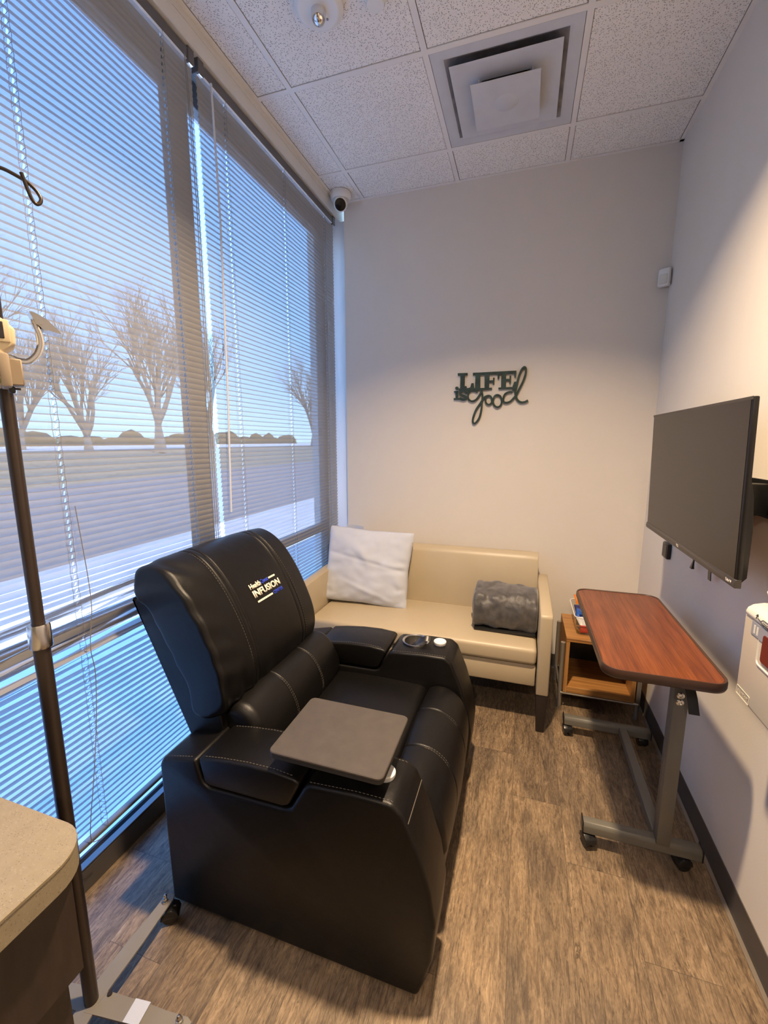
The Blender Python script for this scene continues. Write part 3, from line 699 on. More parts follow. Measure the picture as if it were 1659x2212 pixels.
# lumbar roll, seat and leg rest
LUM = [(0.130, 0.605), (0.195, 0.632), (0.258, 0.612), (0.302, 0.550), (0.318, 0.480), (0.292, 0.428), (0.20, 0.405), (0.12, 0.44), (0.10, 0.53)]
def wl(v): return 0.003 * noise.noise(Vector((v.x * 8, v.y * 7, v.z * 8)))
lm = G().grid(loft_y(LUM, -1.800, -1.180, 0.035, 0.008, (-1.59, -1.385), 0.006, 0.004, 6, wl, 0.012), True, True).obj('lumbar_cushion', 'leather', rc, True, 70)
for y_ in (-1.594, -1.586, -1.389, -1.381): dashes(G(), [(p.x + 0.007, y_, p.y + 0.006) for p in spline([Vector(q) for q in LUM[1:6]], 6)][3:], 0.0011, 0.006, 0.004).obj('stitching', 'thread', lm, False)
SEAT = [(0.27, 0.36), (0.26, 0.43), (0.32, 0.449), (0.50, 0.456), (0.66, 0.454), (0.712, 0.444), (0.728, 0.410), (0.728, 0.36)]
G().grid(loft_y(SEAT, -1.792, -1.183, 0.022, 0.006, (), 0, 0.004, 5, wl, 0.02), True, True).obj('seat_cushion', 'leather', rc, True, 70)
LEG = [(0.735, 0.30), (0.732, 0.43), (0.757, 0.462), (0.815, 0.462), (0.870, 0.425), (0.902, 0.350), (0.905, 0.250), (0.888, 0.150), (0.862, 0.075), (0.835, 0.055), (0.800, 0.07), (0.79, 0.20)]
def wg(v): return 0.003 * noise.noise(Vector((v.x * 8, v.y * 6, v.z * 8))) + 0.004 * math.exp(-((v.y + 1.77) / 0.03) ** 2) * sin(v.z * 70) * (1 if v.z < 0.3 else 0)
lg = G().grid(loft_y(LEG, -1.786, -1.190, 0.030, 0.010, (-1.59, -1.385), 0.005, 0.004, 6, wg, 0.012), True, True).obj('leg_rest', 'leather', rc, True, 70)
for y_ in (-1.595, -1.585, -1.390, -1.380): dashes(G(), [(p.x + 0.006, y_, p.y + 0.007) for p in spline([Vector(q) for q in LEG[2:6]], 6)][:15], 0.0012, 0.006, 0.004).obj('stitching', 'thread', lg, False)
# swivel tray plugged into the near arm
def rrect(x0, x1, y0, y1, r, n=5):
    out = []
    for (cx_, cy_, a0) in ((x1 - r, y1 - r, 0), (x0 + r, y1 - r, 90), (x0 + r, y0 + r, 180), (x1 - r, y0 + r, 270)):
        for k in range(n + 1):
            a = radians(a0 + 90 * k / n); out.append((cx_ + r * cos(a), cy_ + r * sin(a)))
    return out
ty = [(0.4455, -1.969), (0.7735, -1.972), (0.776, -1.708), (0.463, -1.709)]
tr = G().prism(rrect(0.446, 0.776, -1.972, -1.709, 0.018), 'z', 0.650, 0.6585, 0.002, 1).obj('tray', 'tray', rc)
G().prism(rrect(0.4465, 0.7755, -1.9715, -1.7095, 0.018), 'z', 0.640, 0.650).obj('tray_underside', 'traydge', tr)
G().box(0.58, 0.74, -1.90, -1.84, 0.618, 0.640, 0.004).tube([(0.700, -1.872, 0.58), (0.700, -1.872, 0.622)], 0.014, 16).obj('tray_bracket', 'blackpl', tr)
# dark strap lying across the cup holder
g = G(); rows = []
for i in range(13):
    t = i / 12; x = 0.622 + 0.092 * t; y = -1.083 + 0.006 * t; z = 0.560 + 0.052 * sin(t * 1.9); w = 0.010 + 0.020 * sin(pi * min(1, t * 0.9 + 0.08))
    rows.append([(x, y - w, z - 0.006), (x, y, z + 0.008), (x, y + w, z - 0.004), (x, y, z - 0.012)])
tag(g.grid(rows, True, True).obj('folded_strap', 'blackpl'), 'small black folded object lying across the steel cup holder of the recliner', 'strap')

# ---------------------------------------------------------------- couch with pillow and blanket
so = thing('couch', (0.53, -0.38, 0.0), 'beige vinyl couch against the back wall under the metal lettering', 'couch')
def sagged(x0, x1, y0, y1, z0, z1, bev, crown=0.012, front=0.02):
    b = bmesh.new(); bmesh.ops.create_cube(b, size=1)
    for v in b.verts: v.co = Vector(((x0 + x1) / 2 + v.co.x * (x1 - x0), (y0 + y1) / 2 + v.co.y * (y1 - y0), (z0 + z1) / 2 + v.co.z * (z1 - z0)))
    bmesh.ops.bevel(b, geom=b.edges[:], offset=bev, segments=4, profile=0.5, affect='EDGES')
    bmesh.ops.subdivide_edges(b, edges=[e for e in b.edges if e.calc_length() > 0.2], cuts=10, use_grid_fill=True)
    for v in b.verts:
        u = 2 * (v.co.x - x0) / (x1 - x0) - 1; w = 2 * (v.co.y - y0) / (y1 - y0) - 1
        if v.co.z > (z0 + z1) / 2: v.co.z += crown * max(0, 1 - u ** 4) * max(0, 1 - w * w)
    g = G(); g.add(b); return g
sagged(-0.118, 1.186, -0.688, -0.15, 0.345, 0.436, 0.022, 0.010).obj('seat_cushion', 'sofa', so, True, 60)
G().box(-0.118, 1.186, -0.672, -0.08, 0.222, 0.342, 0.010, 2).obj('front_rail', 'sofa', so)
bk_pts = [(-0.215, 0.40), (-0.200, 0.60), (-0.175, 0.77), (-0.155, 0.803), (-0.120, 0.812), (-0.085, 0.800), (-0.070, 0.76), (-0.075, 0.22), (-0.17, 0.22)]
rows = []
for i in range(25):
    t = i / 24; x = -0.118 + 1.304 * t; ee = 0.014 * (1 - min(1, min(t, 1 - t) / 0.012)) ** 2
    cy_, cz_ = -0.14, 0.5
    rows.append([(x, cy_ + (p[0] - cy_) * (1 - ee * 3), cz_ + (p[1] - cz_) * (1 - ee)) for p in bk_pts])
G().grid(rows, True, True).obj('backrest', 'sofa', so, True, 45)
for x0, nm in ((-0.182, 'left'), (1.190, 'right')):
    ap = [(-0.722, 0.208), (-0.722, 0.628), (-0.712, 0.640), (-0.16, 0.662), (-0.08, 0.662), (-0.08, 0.208)]
    a = G().prism(ap, 'x', x0, x0 + 0.060, 0.007, 2).obj('armrest', 'sofa', so, True, 50)
    st = G(); xx = x0 + (0.0605 if x0 < 0 else -0.0005)
    dashes(st, [(x0 + 0.030 + (0.027 if x0 < 0 else -0.027), -0.70, 0.6415), (x0 + 0.030 + (0.027 if x0 < 0 else -0.027), -0.20, 0.6612)], 0.0007, 0.005, 0.004); st.obj('stitching', 'sofa', a, False)
    for yy, lean in ((-0.668, -0.028), (-0.13, 0.028)):
        lx = x0 + 0.030
        b = bmesh.new()
        top = [(lx - 0.029, yy - 0.050), (lx + 0.029, yy - 0.050), (lx + 0.029, yy + 0.050), (lx - 0.029, yy + 0.050)]
        bot = [(lx - 0.020, yy - 0.020 + lean), (lx + 0.020, yy - 0.020 + lean), (lx + 0.020, yy + 0.016 + lean), (lx - 0.020, yy + 0.016 + lean)]
        A = [b.verts.new((p[0], p[1], 0.207)) for p in top]; B = [b.verts.new((p[0], p[1], 0.0)) for p in bot]
        b.faces.new(A); b.faces.new(B[::-1])
        for i in range(4): b.faces.new((A[i], B[i], B[(i + 1) % 4], A[(i + 1) % 4]))
        bmesh.ops.recalc_face_normals(b, faces=b.faces); g = G(); g.bevel(b, 0.004, 2); g.add(b); g.obj('leg', 'sofaleg', so)
G().box(-0.10, 1.17, -0.60, -0.10, 0.19, 0.222).obj('underframe', 'sofaleg', so)
G().tube([(1.1866, -0.205, 0.60), (1.1866, -0.178, 0.77), (1.1866, -0.157, 0.802), (1.1866, -0.12, 0.811)], 0.003, 6).obj('backrest_piping', 'sofa', so)
# pillow leaning in the left corner
def pillow_rows(w, h, th, n, seed):
    rows = {1: [], -1: []}
    for sgn in (1, -1):
        for i in range(n + 1):
            row = []
            for j in range(n + 1):
                u = -1 + 2 * i / n; v = -1 + 2 * j / n
                t = th * (max(0, (1 - abs(u) ** 2.6)) * max(0, (1 - abs(v) ** 2.6))) ** 0.55
                p = Vector((u * w / 2 * (1 - 0.045 * (1 - abs(v)) ** 1.5 * abs(u)), v * h / 2 * (1 - 0.04 * (1 - abs(u)) ** 1.5 * abs(v)), 0))
                q = Vector((p.x * 6 + seed, p.y * 6, 0)); wk = 0
                if sgn > 0:
                    d1 = p.y - (0.030 - 0.16 * p.x); wk -= 0.006 * math.exp(-(d1 / 0.010) ** 2) * (1 if p.x < 0.24 else 0.3)
                    d2 = p.y - (0.155 - 0.42 * (p.x + 0.2)); wk += 0.012 * math.exp(-(d2 / 0.040) ** 2) * math.exp(-((p.x + 0.02) / 0.17) ** 2)
                    d3 = p.y + 0.15 + 0.30 * p.x; wk += 0.009 * math.exp(-(d3 / 0.016) ** 2) * math.exp(-((p.x - 0.05) / 0.15) ** 2)
                    d4 = p.x + p.y * 0.55 - 0.02; wk += 0.007 * math.exp(-(d4 / 0.03) ** 2) * math.exp(-((p.y - 0.02) / 0.12) ** 2)
                    wk += 0.010 * abs(u) ** 3 * sin(p.y * 60 + 4 * noise.noise(q * 1.5)) * (1 - v * v) * (1 if u > 0 else 0.4)
                    wk += 0.006 * (max(0, -v)) ** 3 * sin(p.x * 50 - p.y * 60 + 3 * noise.noise(q))
                wk += 0.013 * noise.noise(q * 0.8) + 0.008 * abs(noise.noise(q * 1.7 + Vector((3, 1, 0)))) + 0.004 * noise.noise(q * 3.5)
                edge = min(1, 6 * (1 - max(abs(u), abs(v))))
                row.append((p.x, p.y, sgn * t / 2 + wk * edge))
            rows[sgn].append(row)
    return rows
pw = thing('pillow', (0.13, -0.33, 0.445), 'white pillow in a wrinkled cotton pillowcase leaning in the left corner of the couch', 'pillow')
rows = pillow_rows(0.575, 0.490, 0.125, 56, 3)
mtx = Matrix.Translation((0.130, -0.325, 0.680)) @ Matrix.Rotation(radians(2.5), 4, 'Y') @ Matrix.Rotation(radians(3), 4, 'Z') @ Matrix.Rotation(radians(90 - 18), 4, 'X')
g = G()
for sgn in (1, -1): g.grid([[mtx @ Vector(p) for p in r] for r in rows[sgn]])
bmesh.ops.remove_doubles(g.bm, verts=g.bm.verts[:], dist=0.0006); bmesh.ops.recalc_face_normals(g.bm, faces=g.bm.faces[:])
pc = g.obj('pillowcase', 'cotton', pw, True, 80)
rows = []
for i in range(9):
    t = i / 8; rows.append([(-0.085 + 0.125 * t, -0.165 + 0.02 * sin(3 * t), 0.80), (-0.085 + 0.125 * t, -0.150 + 0.012 * sin(4 * t), 0.860), (-0.083 + 0.123 * t, -0.148 + 0.010 * sin(4 * t), 0.912 - 0.004 * t), (-0.083 + 0.123 * t, -0.142 + 0.010 * sin(4 * t), 0.912 - 0.004 * t), (-0.085 + 0.125 * t, -0.144 + 0.012 * sin(4 * t), 0.860), (-0.085 + 0.125 * t, -0.159 + 0.02 * sin(3 * t), 0.80)])
G().grid(rows, True, True).obj('pillowcase_flap', 'cotton', pw, True, 60)
# rolled fleece blanket
bl = thing('blanket', (1.02, -0.42, 0.444), 'dark grey plush blanket folded into a bundle at the right end of the couch', 'blanket')
rows = []; nx, na = 60, 72
for i in range(nx + 1):
    t = i / nx; x = 0.842 + 0.344 * t; row = []
    e_ = min(1, min(t, 1 - t) / 0.06); sc = 0.90 + 0.10 * sqrt(max(0, 1 - (1 - e_) ** 2))
    for k in range(na):
        a = 2 * pi * k / na; ca, sa = cos(a), sin(a); pw_ = 0.72
        yy = 0.155 * math.copysign(abs(ca) ** pw_, ca); zz = 0.113 * math.copysign(abs(sa) ** pw_, sa)
        p = Vector((x, -0.415 + yy * sc, 0.560 + zz * sc - 0.012 * t))
        rr = 0.010 * noise.noise(Vector((x * 16, a * 2.0, 1))) + 0.004 * noise.noise(Vector((x * 45, a * 4.0, 3))) + 0.007 * noise.noise(Vector((x * 4, a * 1.2, 5)))
        rr += 0.005 * sin(a * 5 + 16 * x + 3 * noise.noise(Vector((x * 5, a, 0)))) * (0.4 + 0.6 * noise.noise(Vector((x * 6, a * 2, 9))))
        row.append((p.x, p.y + ca * rr, max(0.4465, p.z + sa * rr)))
    rows.append(row)
bb = G().grid(rows, True, True).obj('blanket_bundle', 'fleece', bl, True, 80)
pts = []
for k in range(70):
    a = k * 0.22 + 3.4; r = 0.92 - 0.0105 * k; pts.append((0.8405, -0.415 + 0.150 * r * cos(a), 0.560 + 0.106 * r * sin(a)))
G().tube(pts, 0.006, 6).obj('folded_layers', 'fleece', bb)
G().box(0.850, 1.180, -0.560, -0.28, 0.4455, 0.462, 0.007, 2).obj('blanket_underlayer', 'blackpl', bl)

# ---------------------------------------------------------------- overbed table
TZ = 0.802
ot = thing('overbed_table', (1.55, -1.10, 0.0), 'rolling overbed table with a reddish wood top beside the right wall', 'table')
top = G().prism(rrect(1.342, 1.664, -1.495, -0.745, 0.045, 8), 'z', TZ - 0.024, TZ, 0.0015, 1).obj('tabletop', 'mahogany', ot)
ring = rrect(1.338, 1.668, -1.499, -0.741, 0.049, 8); cx_, cy_ = 1.503, -1.12
prof = [(0.004, 0.000), (0.0015, 0.003), (-0.002, 0.0028), (-0.004, -0.004), (-0.004, -0.020), (-0.001, -0.0275), (0.006, -0.029), (0.006, -0.024)]
rows = []
nr = len(ring)
for i in range(nr):
    p = Vector(ring[i]); d = (Vector(ring[(i + 1) % nr]) - Vector(ring[i - 1])).normalized(); nn = Vector((d.y, -d.x))
    rows.append([(p.x - nn.x * q[0], p.y - nn.y * q[0], TZ + q[1]) for q in prof])
rows.append(rows[0]); G().grid(rows, True).obj('edge_band', 'tband', top, True, 60)
G().box(1.50, 1.66, -1.40, -0.95, TZ - 0.046, TZ - 0.0245, 0.003, 1).obj('top_bracket', 'blackpl', ot)
PX, PY = 1.605, -1.313
G().box(PX - 0.022, PX + 0.022, PY - 0.024, PY + 0.022, 0.086, 0.715, 0.004, 2).obj('column', 'bronze', ot)
G().box(PX - 0.025, PX + 0.025, PY - 0.027, PY + 0.025, 0.695, 0.725, 0.003, 1).obj('column_collar', 'blackpl', ot)
G().box(PX - 0.018, PX + 0.018, PY - 0.018, PY + 0.016, 0.72, 0.775).obj('inner_column', 'chrome', ot)
lev = G().box(PX + 0.002, PX + 0.040, PY - 0.105, PY - 0.090, 0.630, 0.640, 0.002)
lev = G(); lp = [(PX - 0.006, PY - 0.030, 0.768), (PX + 0.000, PY - 0.055, 0.740), (PX + 0.010, PY - 0.075, 0.690), (PX + 0.017, PY - 0.088, 0.640)]
rows = [[(p[0] - 0.015, p[1], p[2]), (p[0] + 0.015, p[1], p[2]), (p[0] + 0.015, p[1] + 0.007, p[2] + 0.003), (p[0] - 0.015, p[1] + 0.007, p[2] + 0.003)] for p in lp]
lev.grid(rows, True, True).box(PX - 0.012, PX + 0.035, PY - 0.05, PY + 0.02, 0.752, 0.778, 0.003, 1)
lev.obj('height_lever', 'blackpl', ot, True, 30)
for zz in (0.640, 0.664):
    G().lathe([(0, 0), (0.0115, 0), (0.0115, 0.003), (0.008, 0.005), (0.008, 0.004), (0.0055, 0.004), (0.0055, 0.001), (0, 0.001)], (PX - 0.004, PY - 0.0242, zz), 20, rot=Matrix.Rotation(pi / 2, 3, 'X')).obj('bolt', 'steel', ot)
def foot(y, x0, x1):
    f = G().prism([(y - 0.022, 0.056), (y + 0.022, 0.056), (y + 0.022, 0.084), (y + 0.014, 0.098), (y - 0.014, 0.098), (y - 0.022, 0.084)], 'x', x0, x1, 0.002, 1).obj('foot_bar', 'bronze', ot)
    G().box(x0 - 0.004, x0, y - 0.023, y + 0.023, 0.053, 0.102, 0.002, 1).obj('end_cap', 'blackpl', f); G().box(x1, x1 + 0.004, y - 0.023, y + 0.023, 0.053, 0.102, 0.002, 1).obj('end_cap', 'blackpl', f)
foot(-1.312, 1.350, 1.726); foot(-0.672, 1.336, 1.726)
G().box(PX - 0.020, PX + 0.018, -1.295, -0.690, 0.060, 0.092, 0.003, 1).obj('cross_bar', 'bronze', ot)
def caster(x, y, ang, parent, m='blackpl', s=1.0):
    rz = Matrix.Rotation(ang, 3, 'Z'); g = G(); P = Vector((x, y, 0))
    tmp = G()
    for off in (-0.011, 0.011):
        tmp.lathe([(0, -0.008), (0.020, -0.008), (0.0235, -0.005), (0.0235, 0.005), (0.020, 0.008), (0, 0.008)], (0.012, off, 0.0238), 24, axis='y')
    tmp.box(-0.010, 0.030, -0.003, 0.003, 0.015, 0.052, 0.002, 1)
    hood = [(-0.016, 0.020), (-0.012, 0.040), (0.000, 0.052), (0.018, 0.053), (0.034, 0.043), (0.040, 0.026), (0.034, 0.024), (0.012, 0.026)]
    tmp.prism(hood, 'y', -0.021, 0.021, 0.003, 2); tmp.tube([(0, 0, 0.05), (0, 0, 0.075)], 0.007, 10)
    for v in tmp.bm.verts: v.co = P + rz @ (v.co * s)
    return tmp.obj('caster', m, parent)
caster(1.366, -1.312, radians(-70), ot); caster(1.685, -1.312, radians(200), ot); caster(1.352, -0.672, radians(-80), ot); caster(1.700, -0.672, radians(100), ot)

# ---------------------------------------------------------------- nightstand with bin
ns = thing('side_table', (1.53, -0.28, 0.0), 'small open honey oak side table on metal tube legs in the back right corner', 'side table')
NX0, NX1, NY0, NY1, NZ = 1.345, 1.700, -0.468, -0.105, 0.425
G().box(NX0, NX1, NY0, NY1, NZ - 0.019, NZ, 0.001, 1).obj('top_panel', 'oak', ns)
G().box(NX0, NX0 + 0.019, NY0 + 0.002, NY1, 0.105, NZ - 0.019).obj('side_panel', 'oakv', ns); G().box(NX1 - 0.019, NX1, NY0 + 0.002, NY1, 0.105, NZ - 0.019).obj('side_panel', 'oakv', ns)
G().box(NX0 + 0.019, NX1 - 0.019, NY0 + 0.002, NY1, 0.105, 0.140, 0.001, 1).obj('bottom_panel', 'oak', ns)
G().box(NX0 + 0.019, NX1 - 0.019, NY1 - 0.012, NY1, 0.140, NZ - 0.019).obj('back_panel', 'blackpl', ns)
for x in (NX0 - 0.013, NX1 + 0.020):
    for y in (-0.442, -0.150):
        G().tube([(x, y, 0.0), (x, y, 0.388)], 0.0125, 16).obj('leg', 'nickel', ns)
for y in (-0.462, -0.150): G().tube([(NX0 - 0.013, y, 0.097), (NX1 + 0.020, y, 0.097)], 0.006, 8).obj('support_rail', 'nickel', ns)
for x in (NX0 - 0.013, NX1 + 0.020): G().tube([(x, -0.442, 0.097), (x, -0.15, 0.097)], 0.006, 8).obj('support_rail', 'nickel', ns)
bn = thing('storage_bin', (1.50, -0.27, NZ), 'clear plastic bin of snack packets on the oak side table', 'bin')
bx0, bx1, by0, by1, bz = 1.402, 1.590, -0.405, -0.130, NZ + 0.004
def shell(x0, x1, y0, y1, z0, z1, flare, th):
    rows = []
    for z, f in ((z1, flare + th), (z1 + 0.004, flare + th + 0.004), (z1 + 0.004, flare - 0.001), (z0 + th, 0.0 - th), (z0 + th, -0.08)): rows.append([(p[0], p[1], z) for p in rrect(x0 - f, x1 + f, y0 - f, y1 + f, 0.022 + max(f, -0.015))])
    rows.insert(0, [(p[0], p[1], z0) for p in rrect(x0, x1, y0, y1, 0.022)])
    return rows
g = G(); rws = shell(bx0, bx1, by0, by1, bz, bz + 0.098, 0.012, 0.002); g.grid(rws, True, True); g.obj('bin_body', 'clear', bn)
rim = [(p[0], p[1], bz + 0.101) for p in rrect(bx0 - 0.016, bx1 + 0.016, by0 - 0.016, by1 + 0.016, 0.034)]; G().tube(rim + [rim[0]], 0.0030, 6, False).obj('bin_rim', 'cap', bn)['label'] = 'frosted rim'
def packet(name, c, sx_, sy_, rz, tilt, m, label, cat, grp='snack packets in the clear bin'):
    rows = []; n = 14; M_ = Matrix.Translation(c) @ Matrix.Rotation(rz, 4, 'Z') @ Matrix.Rotation(tilt, 4, 'X'); g = G()
    for sg in (1, -1):
        R_ = []
        for i in range(n + 1):
            r = []
            for j in range(n + 1):
                u, v = -1 + 2 * i / n, -1 + 2 * j / n; t = 0.022 * (max(0, 1 - u ** 4) * max(0, 1 - v ** 4)) ** 0.7
                r.append(M_ @ Vector((u * sx_ / 2, v * sy_ / 2, sg * (t / 2) + 0.003 * noise.noise(Vector((u * 3, v * 3, c[0] * 40))))))
            R_.append(r)
        g.grid(R_)
    bmesh.ops.remove_doubles(g.bm, verts=g.bm.verts[:], dist=0.0004); bmesh.ops.recalc_face_normals(g.bm, faces=g.bm.faces[:])
    return tag(g.obj(name, m), label, cat, grp)
packet('snack_packet', (1.446, -0.340, bz + 0.050), 0.074, 0.070, 0.4, 0.55, 'pk_white', 'white snack packet at the front of the clear bin', 'packet')
packet('snack_packet', (1.442, -0.266, bz + 0.066), 0.072, 0.072, -0.2, 0.55, 'pk_blue', 'bright blue snack packet in the middle of the clear bin', 'packet')
packet('snack_packet', (1.447, -0.203, bz + 0.070), 0.080, 0.062, 0.2, 0.7, 'pk_pk', 'dark blue snack packet behind the bright blue one in the clear bin', 'packet')
packet('snack_packet', (1.440, -0.156, bz + 0.118), 0.066, 0.060, 0.4, 0.9, 'pk_orange', 'orange snack packet sticking up at the back of the clear bin', 'packet')
packet('snack_packet', (1.446, -0.384, bz + 0.024), 0.055, 0.040, 0.0, 1.2, 'pk_red', 'red snack packet low against the front wall of the clear bin', 'packet')
packet('snack_packet', (1.545, -0.28, bz + 0.035), 0.070, 0.20, 0.0, 0.1, 'pk_white', 'white snack packet on the right side of the clear bin', 'packet')
rows = []
for i in range(12):
    t = i / 11; x = 1.428 + 0.030 * t * t + 0.010 * t; y = -0.298 - 0.07 * t; z = bz + 0.098 - 0.004 * t
    rows.append([(x - 0.011, y, z), (x + 0.011, y, z), (x + 0.011, y, z + 0.003), (x - 0.011, y, z + 0.003)])
tag(G().grid(rows, True, True).obj('blue_strip', 'pk_blue'), 'curved blue strip across the white packet in the clear bin', 'strip')

SIGN = '{"p":[[[0.642,1.919],[0.704,1.918],[0.705,1.903],[0.642,1.904]],[[0.659,1.906],[0.687,1.906],[0.688,1.813],[0.659,1.814]],[[0.651,1.824],[0.749,1.825],[0.749,1.809],[0.651,1.81]],[[0.73,1.854],[0.744,1.854],[0.749,1.819],[0.708,1.812],[0.708,1.822],[0.724,1.829]],[[0.737,1.917],[1.001,1.918],[1.002,1.9],[0.738,1.901]],[[0.754,1.905],[0.784,1.908],[0.787,1.811],[0.753,1.81]],[[0.688,1.823],[0.859,1.822],[0.859,1.81],[0.688,1.808]],[[0.81,1.907],[0.841,1.907],[0.841,1.811],[0.813,1.812]],[[0.839,1.866],[0.87,1.867],[0.871,1.855],[0.839,1.855]],[[0.863,1.883],[0.873,1.882],[0.872,1.84],[0.862,1.84]],[[0.89,1.907],[0.902,1.906],[0.901,1.873],[0.89,1.874]],[[0.912,1.906],[0.941,1.906],[0.943,1.81],[0.914,1.811]],[[0.898,1.821],[0.989,1.822],[0.989,1.81],[0.898,1.81]],[[0.94,1.871],[0.971,1.871],[0.972,1.859],[0.941,1.859]],[[0.962,1.89],[0.972,1.89],[0.972,1.842],[0.962,1.842]],[[0.984,1.918],[1.001,1.917],[1.001,1.878],[0.992,1.878]],[[0.981,1.82],[0.991,1.852],[1.011,1.853],[1.005,1.809],[0.989,1.809]],[[0.63,1.809],[0.649,1.809],[0.649,1.758],[0.632,1.757]],[[0.62,1.809],[0.639,1.809],[0.639,1.8],[0.621,1.8]],[[0.62,1.765],[0.657,1.765],[0.657,1.753],[0.62,1.754]],[[0.65,1.826],[0.649,1.821],[0.645,1.818],[0.639,1.816],[0.634,1.818],[0.629,1.822],[0.628,1.827],[0.629,1.832],[0.633,1.835],[0.639,1.837],[0.644,1.835],[0.649,1.831]],[[0.702,1.831],[0.701,1.828],[0.698,1.826],[0.695,1.826],[0.691,1.827],[0.689,1.829],[0.688,1.832],[0.689,1.835],[0.691,1.837],[0.695,1.838],[0.698,1.837],[0.701,1.834]],[[0.994,1.803],[0.994,1.8],[0.991,1.798],[0.988,1.797],[0.985,1.798],[0.982,1.8],[0.981,1.803],[0.982,1.806],[0.984,1.808],[0.987,1.809],[0.991,1.808],[0.993,1.806]]],"r":[[[[0.703,1.792],[0.684,1.808],[0.664,1.803],[0.662,1.788],[0.681,1.777],[0.7,1.768],[0.694,1.756],[0.673,1.755],[0.657,1.763]],0.015],[[[0.77,1.796],[0.755,1.806],[0.733,1.808],[0.715,1.796],[0.711,1.772],[0.719,1.751],[0.739,1.742],[0.763,1.752],[0.784,1.781],[0.796,1.807]],0.0112],[[[0.795,1.809],[0.802,1.773],[0.8,1.729],[0.798,1.689],[0.788,1.641],[0.77,1.611],[0.754,1.602],[0.746,1.618],[0.751,1.65],[0.766,1.69],[0.789,1.726],[0.804,1.751],[0.817,1.766],[0.837,1.774]],0.0116],[[[0.862,1.746],[0.861,1.737],[0.859,1.729],[0.854,1.723],[0.849,1.72],[0.843,1.718],[0.837,1.72],[0.831,1.724],[0.826,1.73],[0.823,1.738],[0.822,1.747],[0.822,1.755],[0.825,1.763],[0.829,1.769],[0.835,1.773],[0.841,1.774],[0.847,1.772],[0.853,1.768],[0.857,1.762],[0.86,1.754],[0.862,1.746]],0.0104],[[[0.922,1.738],[0.921,1.726],[0.918,1.716],[0.913,1.708],[0.905,1.703],[0.897,1.701],[0.889,1.703],[0.881,1.709],[0.875,1.717],[0.87,1.728],[0.869,1.739],[0.869,1.751],[0.873,1.761],[0.878,1.77],[0.886,1.775],[0.894,1.776],[0.902,1.774],[0.91,1.769],[0.916,1.76],[0.92,1.75],[0.922,1.738]],0.0112],[[[0.983,1.79],[0.963,1.791],[0.941,1.781],[0.931,1.757],[0.934,1.734],[0.951,1.727],[0.974,1.735],[0.996,1.759],[1.005,1.769]],0.0112],[[[1.005,1.767],[1.02,1.801],[1.041,1.846],[1.055,1.892],[1.056,1.924],[1.046,1.936],[1.03,1.919],[1.016,1.878],[1.007,1.832],[1.0,1.794],[1.004,1.767],[1.016,1.743],[1.035,1.728],[1.058,1.728],[1.078,1.738]],0.0125]]}'

# ---------------------------------------------------------------- television
tv = thing('television', (1.70, -1.10, 1.35), 'black flat screen television tilted on the right wall above the rolling table', 'television')
TR = Matrix.Rotation(radians(-2.0), 3, 'Y'); TP = (1.620, -1.096, 1.352); ty0, ty1, tz0, tz1 = -1.527, -0.646, 1.100, 1.603
g = G(); g.box(1.620, 1.634, ty0, ty1, tz0 + 0.0005, tz1, 0.004, 2)
TVc = lambda g_: [setattr(v, 'co', Vector(TP) + TR @ (v.co - Vector(TP))) for v in g_.bm.verts]
TVc(g); body = g.obj('tv_case', 'bezel', tv)
g = G(); g.prism([(1.634, 1.110), (1.634, 1.44), (1.640, 1.42), (1.655, 1.34), (1.660, 1.25), (1.657, 1.120), (1.645, 1.106)], 'y', ty0 + 0.030, ty1 - 0.030, 0.006, 2); TVc(g); g.obj('rear_housing', 'bezel', tv)
g = G(); g.box(1.6190, 1.6205, ty0 + 0.010, ty1 - 0.008, tz0 + 0.024, tz1 - 0.008); TVc(g); g.obj('screen', 'screen', tv, False)
g = G(); g.prism([(1.6165, tz0), (1.6155, tz0 + 0.012), (1.6185, tz0 + 0.0235), (1.632, tz0 + 0.0235), (1.632, tz0)], 'y', ty0 - 0.0008, ty1 + 0.0008, 0.0006, 1); TVc(g); lb = g.obj('lower_bezel', 'bezel2', tv)
g = G(); g.box(1.6188, 1.6205, ty0 + 0.001, ty1 - 0.001, tz1 - 0.008, tz1 + 0.0003); TVc(g); g.obj('upper_bezel', 'bezel2', tv)
def tv_text(txt, yl, yr, z0, z1):
    b = text_fit(txt, 0, yl - yr, 0, z1 - z0, 0.0004, 0.02)
    frame_put(b, (1.6153, yl, z0), (0, -1, 0), (0, 0, 1), (-1, 0, 0)); bmesh.ops.recalc_face_normals(b, faces=b.faces); g = G(); g.add(b); TVc(g); return g.obj('lettering', 'logo', lb, False)
tv_text('TCL', -1.062, -1.088, 1.1075, 1.1165); tv_text('Roku TV', -1.478, -1.512, 1.1075, 1.1165)
mo = thing('television_bracket', (XR, -1.15, 1.32), 'black steel wall bracket behind the television with two pull tabs below', 'bracket')
g = G(); g.box(1.770, XR - 0.0005, -1.42, -0.86, 1.262, 1.375, 0.001, 1)
pl_ = g.obj('wall_plate', 'blackpl', mo)
g = G()
for yy in [-1.40 + 0.045 * k for k in range(13)]:
    for zz in (1.295, 1.345): G().box(1.7692, 1.7705, yy, yy + 0.020, zz - 0.006, zz + 0.006).obj('slot', 'bezel2', pl_, False)
for yy in (-1.30, -0.92): G().box(1.662, 1.770, yy - 0.018, yy + 0.018, 1.270, 1.365, 0.002, 1).obj('hook_rail', 'blackpl', mo)
g = G(); g.tube([(1.762, -0.905, 1.22), (1.757, -0.885, 1.05), (1.752, -0.868, 1.012)], 0.004, 8); rows = []
